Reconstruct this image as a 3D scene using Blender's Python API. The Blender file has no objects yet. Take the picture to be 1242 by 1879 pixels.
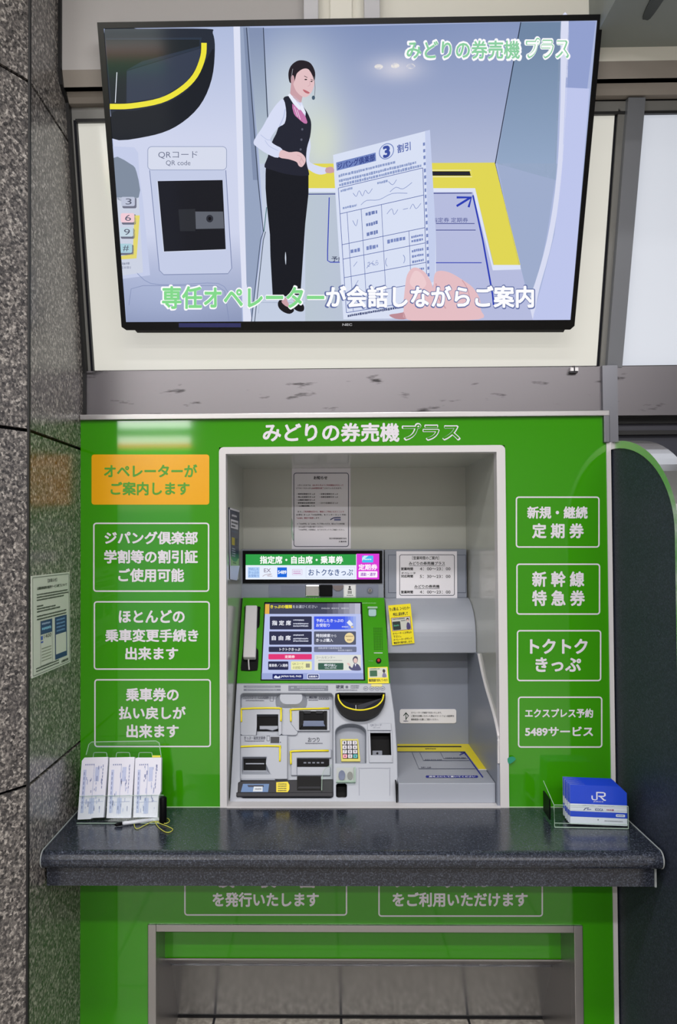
import bpy, bmesh, math, random
from mathutils import Vector, Matrix
random.seed(7)
sc = bpy.context.scene
COL = sc.collection

# ------------------------------------------------------------------ camera
F, PPX, PPY = 1400.0, 568.66, 954.41          # focal length and principal point for a 1242 x 1879 frame
EYE = Vector((0, -2.13, 1.52))
_y, _p, _r = (math.radians(a) for a in (0.94775, 1.25721, 0.32765))
ROT = Matrix.Rotation(_y, 3, 'Z') @ Matrix.Rotation(_p, 3, 'X') @ Matrix.Rotation(_r, 3, 'Y')
cam_data = bpy.data.cameras.new('camera')
cam = bpy.data.objects.new('camera', cam_data); COL.objects.link(cam)
right, fwd, up = ROT.col[0], ROT.col[1], ROT.col[2]
M = Matrix.Identity(4)
for i in range(3):
    M[i][0], M[i][1], M[i][2], M[i][3] = right[i], up[i], -fwd[i], EYE[i]
cam.matrix_world = M
cam_data.sensor_fit = 'HORIZONTAL'; cam_data.sensor_width = 36
cam_data.lens = F / 1242 * 36
cam_data.shift_x = (621 - PPX) / 1242
cam_data.shift_y = (PPY - 939.5) / 1242
cam_data.clip_start = 0.02
sc.camera = cam

# ------------------------------------------------------------------ light
w = bpy.data.worlds.new('world'); sc.world = w; w.use_nodes = True
w.node_tree.nodes['Background'].inputs[0].default_value = (0.84, 0.87, 1.0, 1)
w.node_tree.nodes['Background'].inputs[1].default_value = 0.40
def area(name, loc, sx, sy, power, rot=(0, 0, 0), col=(1.0, 0.97, 0.95)):
    l = bpy.data.lights.new(name, 'AREA'); l.shape = 'RECTANGLE'; l.size = sx; l.size_y = sy
    l.energy = power; l.color = col
    o = bpy.data.objects.new(name, l); COL.objects.link(o); o.location = loc; o.rotation_euler = rot
    return o
for yy, pw in ((-1.75, 31), (-3.4, 46), (-5.2, 52)):
    for xx in (-1.6, 0.1, 1.8):
        area('ceiling_tube', (xx, yy, 3.22), 1.25, 0.16, pw)
sc.view_settings.view_transform = 'Standard'
sc.view_settings.look = 'None'
sc.view_settings.gamma = 1
sc.view_settings.use_curve_mapping = False
sc.view_settings.exposure = 0.0

# ------------------------------------------------------------------ geometry of sight lines and planes
def ray(px, py):
    return ROT @ Vector(((px - PPX) / F, 1, -(py - PPY) / F))
def pt(px, py, Y):
    d = ray(px, py); return EYE + d * ((Y - EYE.y) / d.y)
def zt(px, py, Y): return pt(px, py, Y).z
def xt(px, py, Y): return pt(px, py, Y).x
class Plane:
    def __init__(s, o, u, v):
        s.o = Vector(o); s.u = Vector(u).normalized(); s.v = Vector(v).normalized(); s.n = s.u.cross(s.v).normalized()
    def hit(s, px, py, off=0.0):
        d = ray(px, py); t = (s.o - EYE).dot(s.n) / d.dot(s.n)
        return EYE + d * t + s.n * off
def wallplane(Y): return Plane((0, Y, 0), (1, 0, 0), (0, 0, 1))
def slope(Y0, py0, Y1, py1, px=575):           # from lower line to upper line
    a, b = pt(px, py0, Y0), pt(px, py1, Y1)
    return Plane((0, a.y, a.z), (1, 0, 0), (0, b.y - a.y, b.z - a.z))
FR = wallplane(0.0)

# ------------------------------------------------------------------ materials
def lin(c):
    out = []
    for v in c:
        v = v / 255.0
        out.append(v / 12.92 if v <= 0.04045 else ((v + 0.055) / 1.055) ** 2.4)
    return (*out, 1)
MATS = {}
def mat(name, rgb, rough=0.5, metal=0.0, coat=0.0, spec=0.5):
    if name in MATS: return MATS[name]
    m = bpy.data.materials.new(name); m.use_nodes = True
    b = m.node_tree.nodes['Principled BSDF']
    b.inputs['Base Color'].default_value = lin(rgb)
    b.inputs['Roughness'].default_value = rough
    b.inputs['Metallic'].default_value = metal
    b.inputs['Coat Weight'].default_value = coat
    b.inputs['Coat Roughness'].default_value = 0.04
    b.inputs['Specular IOR Level'].default_value = spec
    m.diffuse_color = lin(rgb); MATS[name] = m
    return m
def em(rgb, k=1.0):
    name = 'lit_%d_%d_%d_%d' % (*rgb, int(k * 100))
    if name in MATS: return MATS[name]
    m = mat(name, (4, 4, 5), 0.08, spec=0.14)
    b = m.node_tree.nodes['Principled BSDF']
    b.inputs['Emission Color'].default_value = lin(rgb)
    b.inputs['Emission Strength'].default_value = k
    return m
def ink(rgb, rough=0.55):
    return mat('ink_%d_%d_%d' % rgb, rgb, rough)
def nodes(m):
    nt = m.node_tree; return nt, nt.nodes, nt.links, nt.nodes['Principled BSDF']
def ramp(N, stops):
    r = N.new('ShaderNodeValToRGB'); e = r.color_ramp.elements
    while len(e) < len(stops): e.new(0.5)
    for i, (p, c) in enumerate(stops):
        e[i].position = p; e[i].color = lin(c)
    return r
def speckle(name, stops, scale, rough, coat=0.0, fine=None):
    m = mat(name, (90, 90, 90), rough, coat=coat); nt, N, L, b = nodes(m)
    tc = N.new('ShaderNodeTexCoord'); vo = N.new('ShaderNodeTexVoronoi'); no = N.new('ShaderNodeTexNoise')
    vo.inputs['Scale'].default_value = scale; no.inputs['Scale'].default_value = scale * 0.7; no.inputs['Detail'].default_value = 5
    no.inputs['Roughness'].default_value = 0.75
    L.new(tc.outputs['Object'], vo.inputs['Vector']); L.new(tc.outputs['Object'], no.inputs['Vector'])
    sep = N.new('ShaderNodeSeparateColor'); L.new(vo.outputs['Color'], sep.inputs[0])
    mx = N.new('ShaderNodeMath'); mx.operation = 'MULTIPLY_ADD'
    mx.inputs[1].default_value = 0.45; L.new(sep.outputs[0], mx.inputs[0])
    mu = N.new('ShaderNodeMath'); mu.operation = 'MULTIPLY_ADD'; mu.inputs[1].default_value = 1.3; mu.inputs[2].default_value = -0.38
    L.new(no.outputs['Fac'], mu.inputs[0]); L.new(mu.outputs[0], mx.inputs[2])
    r = ramp(N, stops); L.new(mx.outputs[0], r.inputs[0]); L.new(r.outputs[0], b.inputs['Base Color'])
    return m
GRANITE = speckle('granite', [(0.08, (30, 30, 32)), (0.38, (82, 79, 79)), (0.6, (120, 115, 112)), (0.95, (214, 207, 200))], 165, 0.26)
COUNTER = speckle('speckled_dark_stone', [(0.1, (22, 25, 33)), (0.5, (38, 42, 53)), (0.8, (72, 78, 92)), (1.0, (126, 132, 146))], 380, 0.2)
BLACKSTONE = speckle('black_stone', [(0.1, (26, 30, 40)), (0.55, (42, 48, 62)), (0.9, (66, 73, 90)), (1.0, (98, 105, 122))], 300, 0.55)
BLACKSTONE.node_tree.nodes['Principled BSDF'].inputs['Specular IOR Level'].default_value = 0.25
def brushed(name, rgb, rough=0.32, horizontal=True, stain=False):
    m = mat(name, rgb, rough, metal=0.92); nt, N, L, b = nodes(m)
    tc = N.new('ShaderNodeTexCoord'); mp = N.new('ShaderNodeMapping'); no = N.new('ShaderNodeTexNoise')
    mp.inputs['Scale'].default_value = (1.5, 1.5, 420) if horizontal else (900, 900, 1.5)
    no.inputs['Scale'].default_value = 2; no.inputs['Detail'].default_value = 3
    L.new(tc.outputs['Object'], mp.inputs[0]); L.new(mp.outputs[0], no.inputs['Vector'])
    mr = N.new('ShaderNodeMapRange'); mr.inputs['To Min'].default_value = rough - 0.04; mr.inputs['To Max'].default_value = rough + 0.05
    L.new(no.outputs['Fac'], mr.inputs[0]); L.new(mr.outputs[0], b.inputs['Roughness'])
    if stain:                                   # dark dried grime marks with a shape of their own
        n2 = N.new('ShaderNodeTexNoise'); n2.inputs['Scale'].default_value = 9; n2.inputs['Detail'].default_value = 6
        m2 = N.new('ShaderNodeMapping'); m2.inputs['Scale'].default_value = (1, 1, 4.5)
        L.new(tc.outputs['Object'], m2.inputs[0]); L.new(m2.outputs[0], n2.inputs['Vector'])
        d = tuple(int(c * 0.45) for c in rgb)
        r = ramp(N, [(0.0, rgb), (0.62, rgb), (0.70, d)]); L.new(n2.outputs['Fac'], r.inputs[0]); L.new(r.outputs[0], b.inputs['Base Color'])
    return m
STEEL = brushed('brushed_steel', (172, 170, 172), 0.30)
BAND = brushed('stained_steel', (114, 111, 115), 0.36, stain=True)
STEELV = brushed('brushed_steel_upright', (116, 117, 124), 0.34, horizontal=False)
GREEN = mat('green_film', (54, 142, 7), 0.06, coat=0.25)
WHITE = mat('white_vinyl', (214, 210, 220), 0.45)
ORANGE = mat('orange_film', (226, 162, 10), 0.2)
FRAMEW = mat('white_frame', (206, 204, 207), 0.4)
NICHE = mat('niche_plastic', (186, 188, 181), 0.14)
MACH = mat('machine_grey', (160, 165, 177), 0.34)
MACH2 = mat('machine_mid_grey', (136, 142, 156), 0.38)
MACHD = mat('machine_dark_grey', (104, 110, 126), 0.45)
BLACK = mat('black_plastic', (8, 8, 11), 0.42, spec=0.1)
DARK = mat('dark_hole', (4, 4, 7), 0.5, spec=0.1)
NAVY = mat('navy_black', (16, 18, 27), 0.45, spec=0.2)
YEL = mat('yellow_plastic', (238, 222, 20), 0.4)
PAPER = mat('paper', (232, 229, 238), 0.7)
def clear(name, k=0.07, tint=(235, 245, 240)):
    m = bpy.data.materials.new(name); m.use_nodes = True; nt = m.node_tree; nt.nodes.clear()
    o = nt.nodes.new('ShaderNodeOutputMaterial'); a = nt.nodes.new('ShaderNodeBsdfTransparent'); g = nt.nodes.new('ShaderNodeBsdfGlossy')
    mx = nt.nodes.new('ShaderNodeMixShader'); fr = nt.nodes.new('ShaderNodeFresnel'); ad = nt.nodes.new('ShaderNodeMath'); ad.operation = 'MULTIPLY_ADD'
    ad.inputs[1].default_value = 0.0; ad.inputs[2].default_value = k
    a.inputs[0].default_value = lin(tint); g.inputs['Roughness'].default_value = 0.05
    nt.links.new(fr.outputs[0], ad.inputs[0]); nt.links.new(ad.outputs[0], mx.inputs[0])
    nt.links.new(a.outputs[0], mx.inputs[1]); nt.links.new(g.outputs[0], mx.inputs[2]); nt.links.new(mx.outputs[0], o.inputs[0])
    return m
CLEAR = clear('clear_acrylic', 0.014, (253, 255, 254))
CLEARE = clear('clear_acrylic_edge', 0.5, (225, 240, 230))
for _n in list(CLEARE.node_tree.nodes):           # light gathers in the cut edges of acrylic, painted in here as a pale diffuse colour
    if _n.type == 'BSDF_GLOSSY':
        _d = CLEARE.node_tree.nodes.new('ShaderNodeBsdfDiffuse'); _d.inputs[0].default_value = lin((206, 226, 214))
        _t = [l.to_socket for l in _n.outputs[0].links][0]; CLEARE.node_tree.links.new(_d.outputs[0], _t)

# ------------------------------------------------------------------ mesh building
TEXT = {}
def text_mesh(s, bold):
    if s not in TEXT:
        cu = bpy.data.curves.new('t', 'FONT'); cu.body = s; cu.size = 1; cu.resolution_u = 3; cu.fill_mode = 'FRONT'
        ob = bpy.data.objects.new('t', cu); COL.objects.link(ob)
        dg = bpy.context.evaluated_depsgraph_get(); me = bpy.data.meshes.new_from_object(ob.evaluated_get(dg))
        TEXT[s] = ([(v.co.x, v.co.y) for v in me.vertices], [tuple(p.vertices) for p in me.polygons])
        bpy.data.objects.remove(ob); bpy.data.curves.remove(cu); bpy.data.meshes.remove(me)
    V, P = TEXT[s]
    if bold <= 0: return V, P
    W, Q = [], []                               # a heavier weight: the strokes swept round a small circle
    for i in range(8 if bold < 0.04 else 16):
        a = 6.28319 * i / (8 if bold < 0.04 else 16); k = len(W)
        W += [(x + bold * math.cos(a), y + bold * math.sin(a)) for x, y in V]; Q += [tuple(k + j for j in p) for p in P]
    return W, Q
def rr(x0, y0, x1, y1, r=0, seg=5):
    if r <= 0: return [(x0, y0), (x1, y0), (x1, y1), (x0, y1)]
    out = []
    for cx, cy, a0 in ((x1 - r, y0 + r, -90), (x1 - r, y1 - r, 0), (x0 + r, y1 - r, 90), (x0 + r, y0 + r, 180)):
        for i in range(seg + 1):
            a = math.radians(a0 + 90 * i / seg); out.append((cx + r * math.cos(a), cy + r * math.sin(a)))
    return out
def ell(cx, cy, rx, ry, n=24, a0=0, a1=360):
    full = abs(a1 - a0) >= 360
    return [(cx + rx * math.cos(math.radians(a0 + (a1 - a0) * i / (n if full else n - 1))), cy + ry * math.sin(math.radians(a0 + (a1 - a0) * i / (n if full else n - 1)))) for i in range(n)]
def smooth(P, k=4, closed=True):
    n = len(P); out = []
    rng = range(n) if closed else range(n - 1)
    for i in rng:
        if closed: a, b, c, d = P[i - 1], P[i], P[(i + 1) % n], P[(i + 2) % n]
        else: a, b, c, d = P[max(i - 1, 0)], P[i], P[i + 1], P[min(i + 2, n - 1)]
        for j in range(k):
            t = j / k
            out.append(tuple(0.5 * (2 * b[q] + (c[q] - a[q]) * t + (2 * a[q] - 5 * b[q] + 4 * c[q] - d[q]) * t * t + (3 * b[q] - a[q] - 3 * c[q] + d[q]) * t ** 3) for q in range(len(b))))
    if not closed: out.append(P[-1])
    return out
class MB:
    def __init__(s): s.v, s.f, s.m, s.ms = [], [], [], []
    def add(s, V, Fs, m):
        if m not in s.ms: s.ms.append(m)
        k = len(s.v); s.v += [tuple(p) for p in V]
        for f in Fs: s.f.append([k + i for i in f]); s.m.append(s.ms.index(m))
        return s
    def box(s, x0, x1, y0, y1, z0, z1, m):
        V = [(x, y, z) for z in (z0, z1) for y in (y0, y1) for x in (x0, x1)]
        return s.add(V, [(0, 2, 3, 1), (4, 5, 7, 6), (0, 1, 5, 4), (2, 6, 7, 3), (0, 4, 6, 2), (1, 3, 7, 5)], m)
    def slab(s, A, B, m):                       # prism between two matching loops of 3D points
        n = len(A); V = list(A) + list(B)
        return s.add(V, [list(range(n))[::-1], list(range(n, 2 * n))] + [(i, (i + 1) % n, n + (i + 1) % n, n + i) for i in range(n)], m)
    def prism(s, pl, P, n0, n1, m):
        return s.slab([pl.hit(*p, n0) for p in P], [pl.hit(*p, n1) for p in P], m)
    def extr(s, prof, x0, x1, m):
        return s.slab([(x0, y, z) for y, z in prof], [(x1, y, z) for y, z in prof], m)
    def tube(s, P, r, m, seg=8):
        P = [Vector(p) for p in P]; rings = []
        for i, p in enumerate(P):
            t = (P[min(i + 1, len(P) - 1)] - P[max(i - 1, 0)]).normalized()
            a = t.cross(Vector((0.13, 0.31, 0.94))).normalized(); b = t.cross(a)
            rad = r[i] if isinstance(r, (list, tuple)) else r
            rings.append([p + (a * math.cos(6.28319 * j / seg) + b * math.sin(6.28319 * j / seg)) * rad for j in range(seg)])
        V = [q for R in rings for q in R]; Fs = [list(range(seg)), list(range(len(V) - seg, len(V)))]
        for i in range(len(P) - 1):
            for j in range(seg): Fs.append((i * seg + j, i * seg + (j + 1) % seg, (i + 1) * seg + (j + 1) % seg, (i + 1) * seg + j))
        return s.add(V, Fs, m)
    def build(s, name, parent=None, bevel=0, shade=False, label=None, cat=None, group=None, kind=None):
        me = bpy.data.meshes.new(name); me.from_pydata(s.v, [], s.f); me.update()
        for m in s.ms: me.materials.append(m)
        me.polygons.foreach_set('material_index', s.m)
        bm = bmesh.new(); bm.from_mesh(me); bmesh.ops.recalc_face_normals(bm, faces=bm.faces); bm.to_mesh(me); bm.free()
        if shade: me.polygons.foreach_set('use_smooth', [True] * len(me.polygons))
        o = bpy.data.objects.new(name, me); COL.objects.link(o)
        if bevel:
            md = o.modifiers.new('bevel', 'BEVEL'); md.width = bevel; md.segments = 3; md.limit_method = 'ANGLE'; md.harden_normals = False
        hang(o, parent); tag(o, label, cat, group, kind)
        return o
def hang(o, parent):
    if parent:
        o.parent = parent
        if parent.type == 'EMPTY': o.matrix_parent_inverse = Matrix.Translation(-parent.location)
def tag(o, label=None, cat=None, group=None, kind=None):
    for k, v in (('label', label), ('category', cat), ('group', group), ('kind', kind)):
        if v: o[k] = v
def thing(name, loc, label, cat, group=None):
    o = bpy.data.objects.new(name, None); COL.objects.link(o); o.location = loc; o.empty_display_size = 0.05
    tag(o, label, cat, group); return o
class Ink:
    """flat print on a plane; page coordinates may be mapped through a corner quad"""
    def __init__(s, pl, off=0.0006, quad=None, size=None, step=0.00012):
        s.pl, s.off, s.mb, s.quad, s.size, s.step = pl, off, MB(), quad, size, step
    def at(s, x, y, L):
        if s.quad:
            u, v = x / s.size[0], y / s.size[1]; a, b, c, d = s.quad
            x = (a[0] * (1 - u) + b[0] * u) * (1 - v) + (d[0] * (1 - u) + c[0] * u) * v
            y = (a[1] * (1 - u) + b[1] * u) * (1 - v) + (d[1] * (1 - u) + c[1] * u) * v
        return s.pl.hit(x, y, s.off + L * s.step)
    def poly(s, P, m, L=0):
        s.mb.add([s.at(x, y, L) for x, y in P], [list(range(len(P)))], m); return s
    def rect(s, x0, y0, x1, y1, m, L=0, r=0): return s.poly(rr(x0, y0, x1, y1, r), m, L)
    def grad(s, P, ca, cb, n, L=0, axis=1):     # a quad in n strips of lit colour, side 0-1 to side 3-2
        for i in range(n):
            a, b = i / n, (i + 1) / n; t = (i + 0.5) / n
            mix = lambda p, q, u: (p[0] + (q[0] - p[0]) * u, p[1] + (q[1] - p[1]) * u)
            s.poly([mix(P[0], P[3], a), mix(P[1], P[2], a), mix(P[1], P[2], b), mix(P[0], P[3], b)], em(tuple(int(ca[k] + (cb[k] - ca[k]) * t) for k in range(3))), L)
        return s
    def frame(s, x0, y0, x1, y1, wd, r, m, L=0):
        A, B = rr(x0, y0, x1, y1, r), rr(x0 + wd, y0 + wd, x1 - wd, y1 - wd, max(r - wd, 0.3)); n = len(A)
        s.mb.add([s.at(*p, L) for p in A + B], [(i, (i + 1) % n, n + (i + 1) % n, n + i) for i in range(n)], m); return s
    def line(s, P, wd, m, L=0):
        A, B = [], []
        for i, p in enumerate(P):
            q0, q1 = P[max(i - 1, 0)], P[min(i + 1, len(P) - 1)]
            dx, dy = q1[0] - q0[0], q1[1] - q0[1]; l = math.hypot(dx, dy) or 1
            A.append((p[0] - dy / l * wd / 2, p[1] + dx / l * wd / 2)); B.append((p[0] + dy / l * wd / 2, p[1] - dx / l * wd / 2))
        n = len(P); s.mb.add([s.at(*p, L) for p in A + B], [(i, i + 1, n + i + 1, n + i) for i in range(n - 1)], m); return s
    def text(s, t, x0, y0, x1, y1, m, bold=0.02, L=1, grow=0.0):
        V, P = text_mesh(t, bold)
        bx0, bx1 = min(v[0] for v in V), max(v[0] for v in V); by0, by1 = min(v[1] for v in V), max(v[1] for v in V)
        cp = len(TEXT[t][0])                    # each sweep copy sits a hair above the last
        f = lambda i, v: s.at(x0 + (v[0] - bx0) / (bx1 - bx0) * (x1 - x0), y1 - (v[1] - by0) / (by1 - by0) * (y1 - y0), L + (i // cp) * 0.1)
        s.mb.add([f(i, v) for i, v in enumerate(V)], P, m); return s
    def dashes(s, x0, y0, x1, y1, m, L=1, seed=0):   # a row of marks too small to read
        rnd = random.Random(seed * 977 + int(x0 * 7 + y0 * 13)); x = x0; h = y1 - y0
        while x < x1 - 0.2 * h:
            wd = min(h * rnd.uniform(0.5, 1.1), x1 - x); s.rect(x, y0 + h * rnd.uniform(0, 0.2), x + wd * 0.8, y1 - h * rnd.uniform(0, 0.2), m, L); x += wd
        return s
    def build(s, name, parent=None, **k): return s.mb.build(name, parent, **k)
def cut(obj, cutters):
    tmp = []
    for c in cutters:
        co = c.build('cutter'); tmp.append(co)
        md = obj.modifiers.new('b', 'BOOLEAN'); md.operation = 'DIFFERENCE'; md.object = co; md.solver = 'EXACT'; md.material_mode = 'TRANSFER'
    dg = bpy.context.evaluated_depsgraph_get(); dg.update()
    me = bpy.data.meshes.new_from_object(obj.evaluated_get(dg)); obj.modifiers.clear(); obj.data = me
    for co in tmp: bpy.data.objects.remove(co)

# ================================================================== SETTING
XL, XR = -0.679, 0.801                          # the green cladding runs between the granite wall and the stone fin
ZC = 0.7717                                     # worktop height
CEIL = 3.3
# floor of beige tiles
FLOOR = mat('floor_tile', (150, 142, 132), 0.35); nt, N, L, b = nodes(FLOOR)
tc = N.new('ShaderNodeTexCoord'); mp = N.new('ShaderNodeMapping'); br = N.new('ShaderNodeTexBrick'); br.offset = 0
mp.inputs['Location'].default_value = (-0.0487, -0.316, 0)
br.inputs['Scale'].default_value = 1; br.inputs['Brick Width'].default_value = 0.4; br.inputs['Row Height'].default_value = 0.4; br.inputs['Mortar Size'].default_value = 0.004
no = N.new('ShaderNodeTexNoise'); no.inputs['Scale'].default_value = 60; no.inputs['Detail'].default_value = 4
r1 = ramp(N, [(0.3, (136, 130, 122)), (0.55, (172, 166, 156)), (0.75, (200, 195, 186))])
L.new(tc.outputs['Object'], mp.inputs[0]); L.new(mp.outputs[0], br.inputs['Vector']); L.new(tc.outputs['Object'], no.inputs['Vector']); L.new(no.outputs['Fac'], r1.inputs[0])
L.new(r1.outputs[0], br.inputs['Color1']); L.new(r1.outputs[0], br.inputs['Color2']); br.inputs['Mortar'].default_value = lin((34, 34, 40)); L.new(br.outputs['Color'], b.inputs['Base Color'])
MB().box(-5, 5, -8, 1.2, -0.06, 0, FLOOR).build('floor', kind='structure')
MB().box(-5, 5, -8, 1.2, CEIL, CEIL + 0.06, mat('ceiling_white', (200, 200, 196), 0.7)).build('ceiling', kind='structure')

# granite wall on the left: a face square to the cladding, then a face turned outwards
CY = -0.375
def granite(name, A, B, T):                     # tiles between ground points A and B, dark open joints between them
    A, B, T = Vector(A), Vector(B), Vector(T); mb = MB()
    zs = [0, zt(50, 1441, CY), zt(50, 790, CY), zt(50, 151, CY), CEIL]
    d = (B - A).normalized(); g = 0.004
    mb.slab([(*(A - T * 0.15), 0), (*(B - T * 0.15), 0), (*(B - T), 0), (*(A - T), 0)], [(*(A - T * 0.15), CEIL), (*(B - T * 0.15), CEIL), (*(B - T), CEIL), (*(A - T), CEIL)], DARK)
    for z0, z1 in zip(zs, zs[1:]):
        a, c = A + d * g, B - d * g
        mb.slab([(*a, z0 + g), (*c, z0 + g), (*(c - T * 0.3), z0 + g), (*(a - T * 0.3), z0 + g)], [(*a, z1 - g), (*c, z1 - g), (*(c - T * 0.3), z1 - g), (*(a - T * 0.3), z1 - g)], GRANITE)
    return mb.build(name, kind='structure')
granite('wall_left', (XL, 0.30), (XL, CY), (0.06, 0))
_d = Vector((-0.62, -1.0)).normalized()
granite('wall_front', (XL, CY), (XL + _d.x * 1.3, CY + _d.y * 1.3), (-_d.y * 0.06 * 1, _d.x * 0.06))

MB().box(XL - 0.003, XL + 0.0015, CY - 0.006, CY + 0.003, 0, CEIL, mat('black_joint', (14, 14, 18), 0.6)).build('trim_11', kind='structure')
# stepped cornice, fascia and leaning glazing above the cladding
def prof(rows):                                 # (py, Y) rows read on the left edge of the glazing
    return [(Y, zt(140, py, Y)) for py, Y in rows]
GREYP = mat('fascia_grey', (186, 183, 183), 0.5); CREAM = mat('cream_panel', (244, 242, 232), 0.5)
FRM = mat('window_frame_bronze', (130, 130, 128), 0.42, metal=0.3); TAUPE = mat('cornice_taupe', (150, 143, 136), 0.45)
SEAL = mat('black_sealant', (14, 14, 18), 0.5)
X1 = 2.6
zf = zt(140, 128, -0.18)
xm = xt(700, 10, -0.18)
MB().box(XL, xm - 0.2, -0.18, -0.10, zf, CEIL, GREYP).build('trim_1', kind='structure')
MB().box(xm - 0.2, X1, -0.18, -0.10, zf, CEIL, CREAM).build('trim_2', kind='structure')
c1 = prof([(128, -0.18), (160, -0.165), (163, -0.15), (190, -0.125), (195, -0.108), (200, -0.10)])
mb = MB(); mb.extr(c1[:2] + [(0.0, c1[1][1]), (0.0, c1[0][1])], XL, X1, TAUPE)
mb.extr([c1[1], c1[2], c1[3], (0.0, c1[3][1]), (0.0, c1[1][1])], XL, X1, TAUPE)
mb.extr([(-0.105, c1[3][1]), (-0.10, zt(140, 201, -0.1)), (0.0, zt(140, 201, -0.1)), (0.0, c1[3][1])], XL, X1, SEAL)
mb.build('trim_3', kind='structure')
# glazing: lit white panes that lean out towards the top
GY0, GP0, GY1, GP1 = 0.055, 678, -0.088, 224
gp = slope(GY0, GP0, GY1, GP1, 140)
PANE = em((234, 232, 222)); nt, N, L, b = nodes(PANE); b.inputs['Roughness'].default_value = 0.12; b.inputs['Base Color'].default_value = lin((150, 150, 146)); b.inputs['Specular IOR Level'].default_value = 0.5
b.inputs['Emission Strength'].default_value = 0.6
PANE2 = em((222, 228, 240), 0.99); nt, N, L, b = nodes(PANE2); b.inputs['Roughness'].default_value = 0.12; b.inputs['Base Color'].default_value = lin((150, 152, 156)); b.inputs['Emission Strength'].default_value = 0.62
def gpane(name, P, m): return MB().prism(gp, P, -0.012, 0.0, m).build(name, kind='structure')
gpane('window_1', [(141, 224), (1131, 211), (1096, 671), (171, 680)], PANE)
gpane('window_2', [(1172, 209), (1420, 206), (1350, 668), (1133, 671)], PANE2)
mb = MB()
mb.prism(gp, [(124, 200), (1420, 185), (1420, 206), (142, 226), (124, 226)], -0.02, 0.012, FRM)
mb.prism(gp, [(141, 221), (1420, 203), (1420, 208), (141, 227)], 0.0, 0.014, SEAL)
mb.prism(gp, [(128, 222), (140, 222), (171, 682), (159, 682)], -0.02, 0.014, FRM)
mb.prism(gp, [(138, 224), (143, 224), (174, 682), (170, 682)], -0.01, 0.016, NAVY)
mb.build('trim_4', kind='structure')
mb = MB()
mb.prism(gp, [(1128, 205), (1136, 205), (1102, 674), (1094, 674)], -0.01, 0.004, NAVY)
mb.prism(gp, [(1132, 198), (1146, 198), (1112, 674), (1098, 674)], -0.01, 0.012, FRM)
mb.prism(gp, [(1145, 186), (1176, 186), (1134, 674), (1107, 674)], -0.02, 0.03, mat('mullion_grey', (126, 129, 136), 0.4, metal=0.4))
mb.build('trim_5', kind='structure')
# black sealant joint along the granite
mb = MB(); xs0, xs1 = XL, XL + 0.008
mb.box(xs0, xs1, -0.19, -0.1, zf - 0.005, CEIL, SEAL)
P = [(-0.192, zf), (-0.178, c1[1][1]), (-0.13, c1[5][1]), (-0.122, zt(140, 226, -0.09)), (0.018, zt(150, 690, 0.05)), (0.02, zt(150, 760, 0.02)), (0.08, zt(150, 760, 0.02)), (0.09, zt(150, 690, 0.05)), (-0.05, zt(140, 226, -0.09)), (-0.05, zf)]
mb.extr(P, xs0, xs1, SEAL); mb.build('trim_6', kind='structure')
# steel band under the glazing
zb0, zb1 = zt(600, 757, 0.03), zt(600, 677, 0.03)
xp0, xp1 = xt(1106, 730, 0.02), xt(1133, 730, 0.02)
MB().box(XL, xp0, 0.03, 0.09, zb0 - 0.02, zb1, BAND).build('trim_7', kind='structure')
MB().box(xp1, X1, 0.03, 0.09, zt(1180, 762, 0.03), zb1, BAND).build('trim_8', kind='structure')
MB().box(xp0 - 0.001, xp1, 0.018, 0.09, zt(1120, 812, 0.018), zb1, STEELV).build('trim_9', kind='structure')
# dark shutter door behind the stone fin on the right
zd = zt(1180, 762, 0.03)
mb = MB().box(xp1, X1, 0.10, 0.16, 0, zd + 0.02, mat('dark_door', (44, 46, 58), 0.35))
mb.box(xp1, X1, 0.07, 0.10, zd - 0.017, zd + 0.02, mat('door_gap', (10, 10, 14), 0.5))
mb.box(xp1, X1, 0.08, 0.10, zd - 0.048, zd - 0.036, mat('door_gap', (10, 10, 14), 0.5))
mb.box(xp1, X1, 0.085, 0.10, zd - 0.036, zd - 0.017, mat('door_rail', (58, 58, 70), 0.35))
mb.build('door_1', kind='structure')
MB().box(-5, X1 + 2.4, 0.62, 0.70, 0, CEIL, mat('rear_wall', (120, 120, 118), 0.6)).build('wall_back', kind='structure')
# soffit on the right with a recessed slot
xs = xt(1081, 60, -0.18); zs = zt(1180, 86, -0.18)
so = MB().box(xs, X1, -1.7, -0.18, zs, CEIL, mat('soffit_grey', (132, 138, 134), 0.55)).build('ceiling_soffit', kind='structure')
sp = Plane((0, 0, zs), (1, 0, 0), (0, 1, 0))
sp.n = Vector((0, 0, -1))
MB().prism(sp, smooth([(1179, 30), (1183, 34), (1193, 32), (1216, 0), (1234, -30), (1216, -34), (1192, 0)], 3), -0.002, 0.003, mat('slot_dark', (44, 50, 46), 0.4)).build('ceiling_slot', kind='structure')
# stone fin on the right with a rounded top and steel edge
A_, B_ = 0.40, zt(1124, 812, 0) - 1.525
arc = [(-A_ * math.sin(math.radians(t)), 1.525 + B_ * math.cos(math.radians(t))) for t in range(0, 91, 5)]
arc_in = [(-(A_ - 0.02) * math.sin(math.radians(t)), 1.525 + (B_ - 0.02) * math.cos(math.radians(t))) for t in range(0, 91, 5)]
fin = [(0.06, arc[0][1])] + arc + [(-A_, 0), (0.06, 0)]
fin_in = [(0.06, arc_in[0][1])] + arc_in + [(-A_ + 0.02, 0), (0.06, 0)]
MB().extr(fin_in, XR + 0.004, XR + 0.05, BLACKSTONE).build('wall_right', kind='structure')
mb = MB(); n = len(arc) + 2
for i in range(n - 1):
    q = [fin[i], fin[i + 1], fin_in[i + 1], fin_in[i]]
    mb.extr(q, XR, XR + 0.056, brushed('bright_steel', (222, 222, 224), 0.22))
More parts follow.
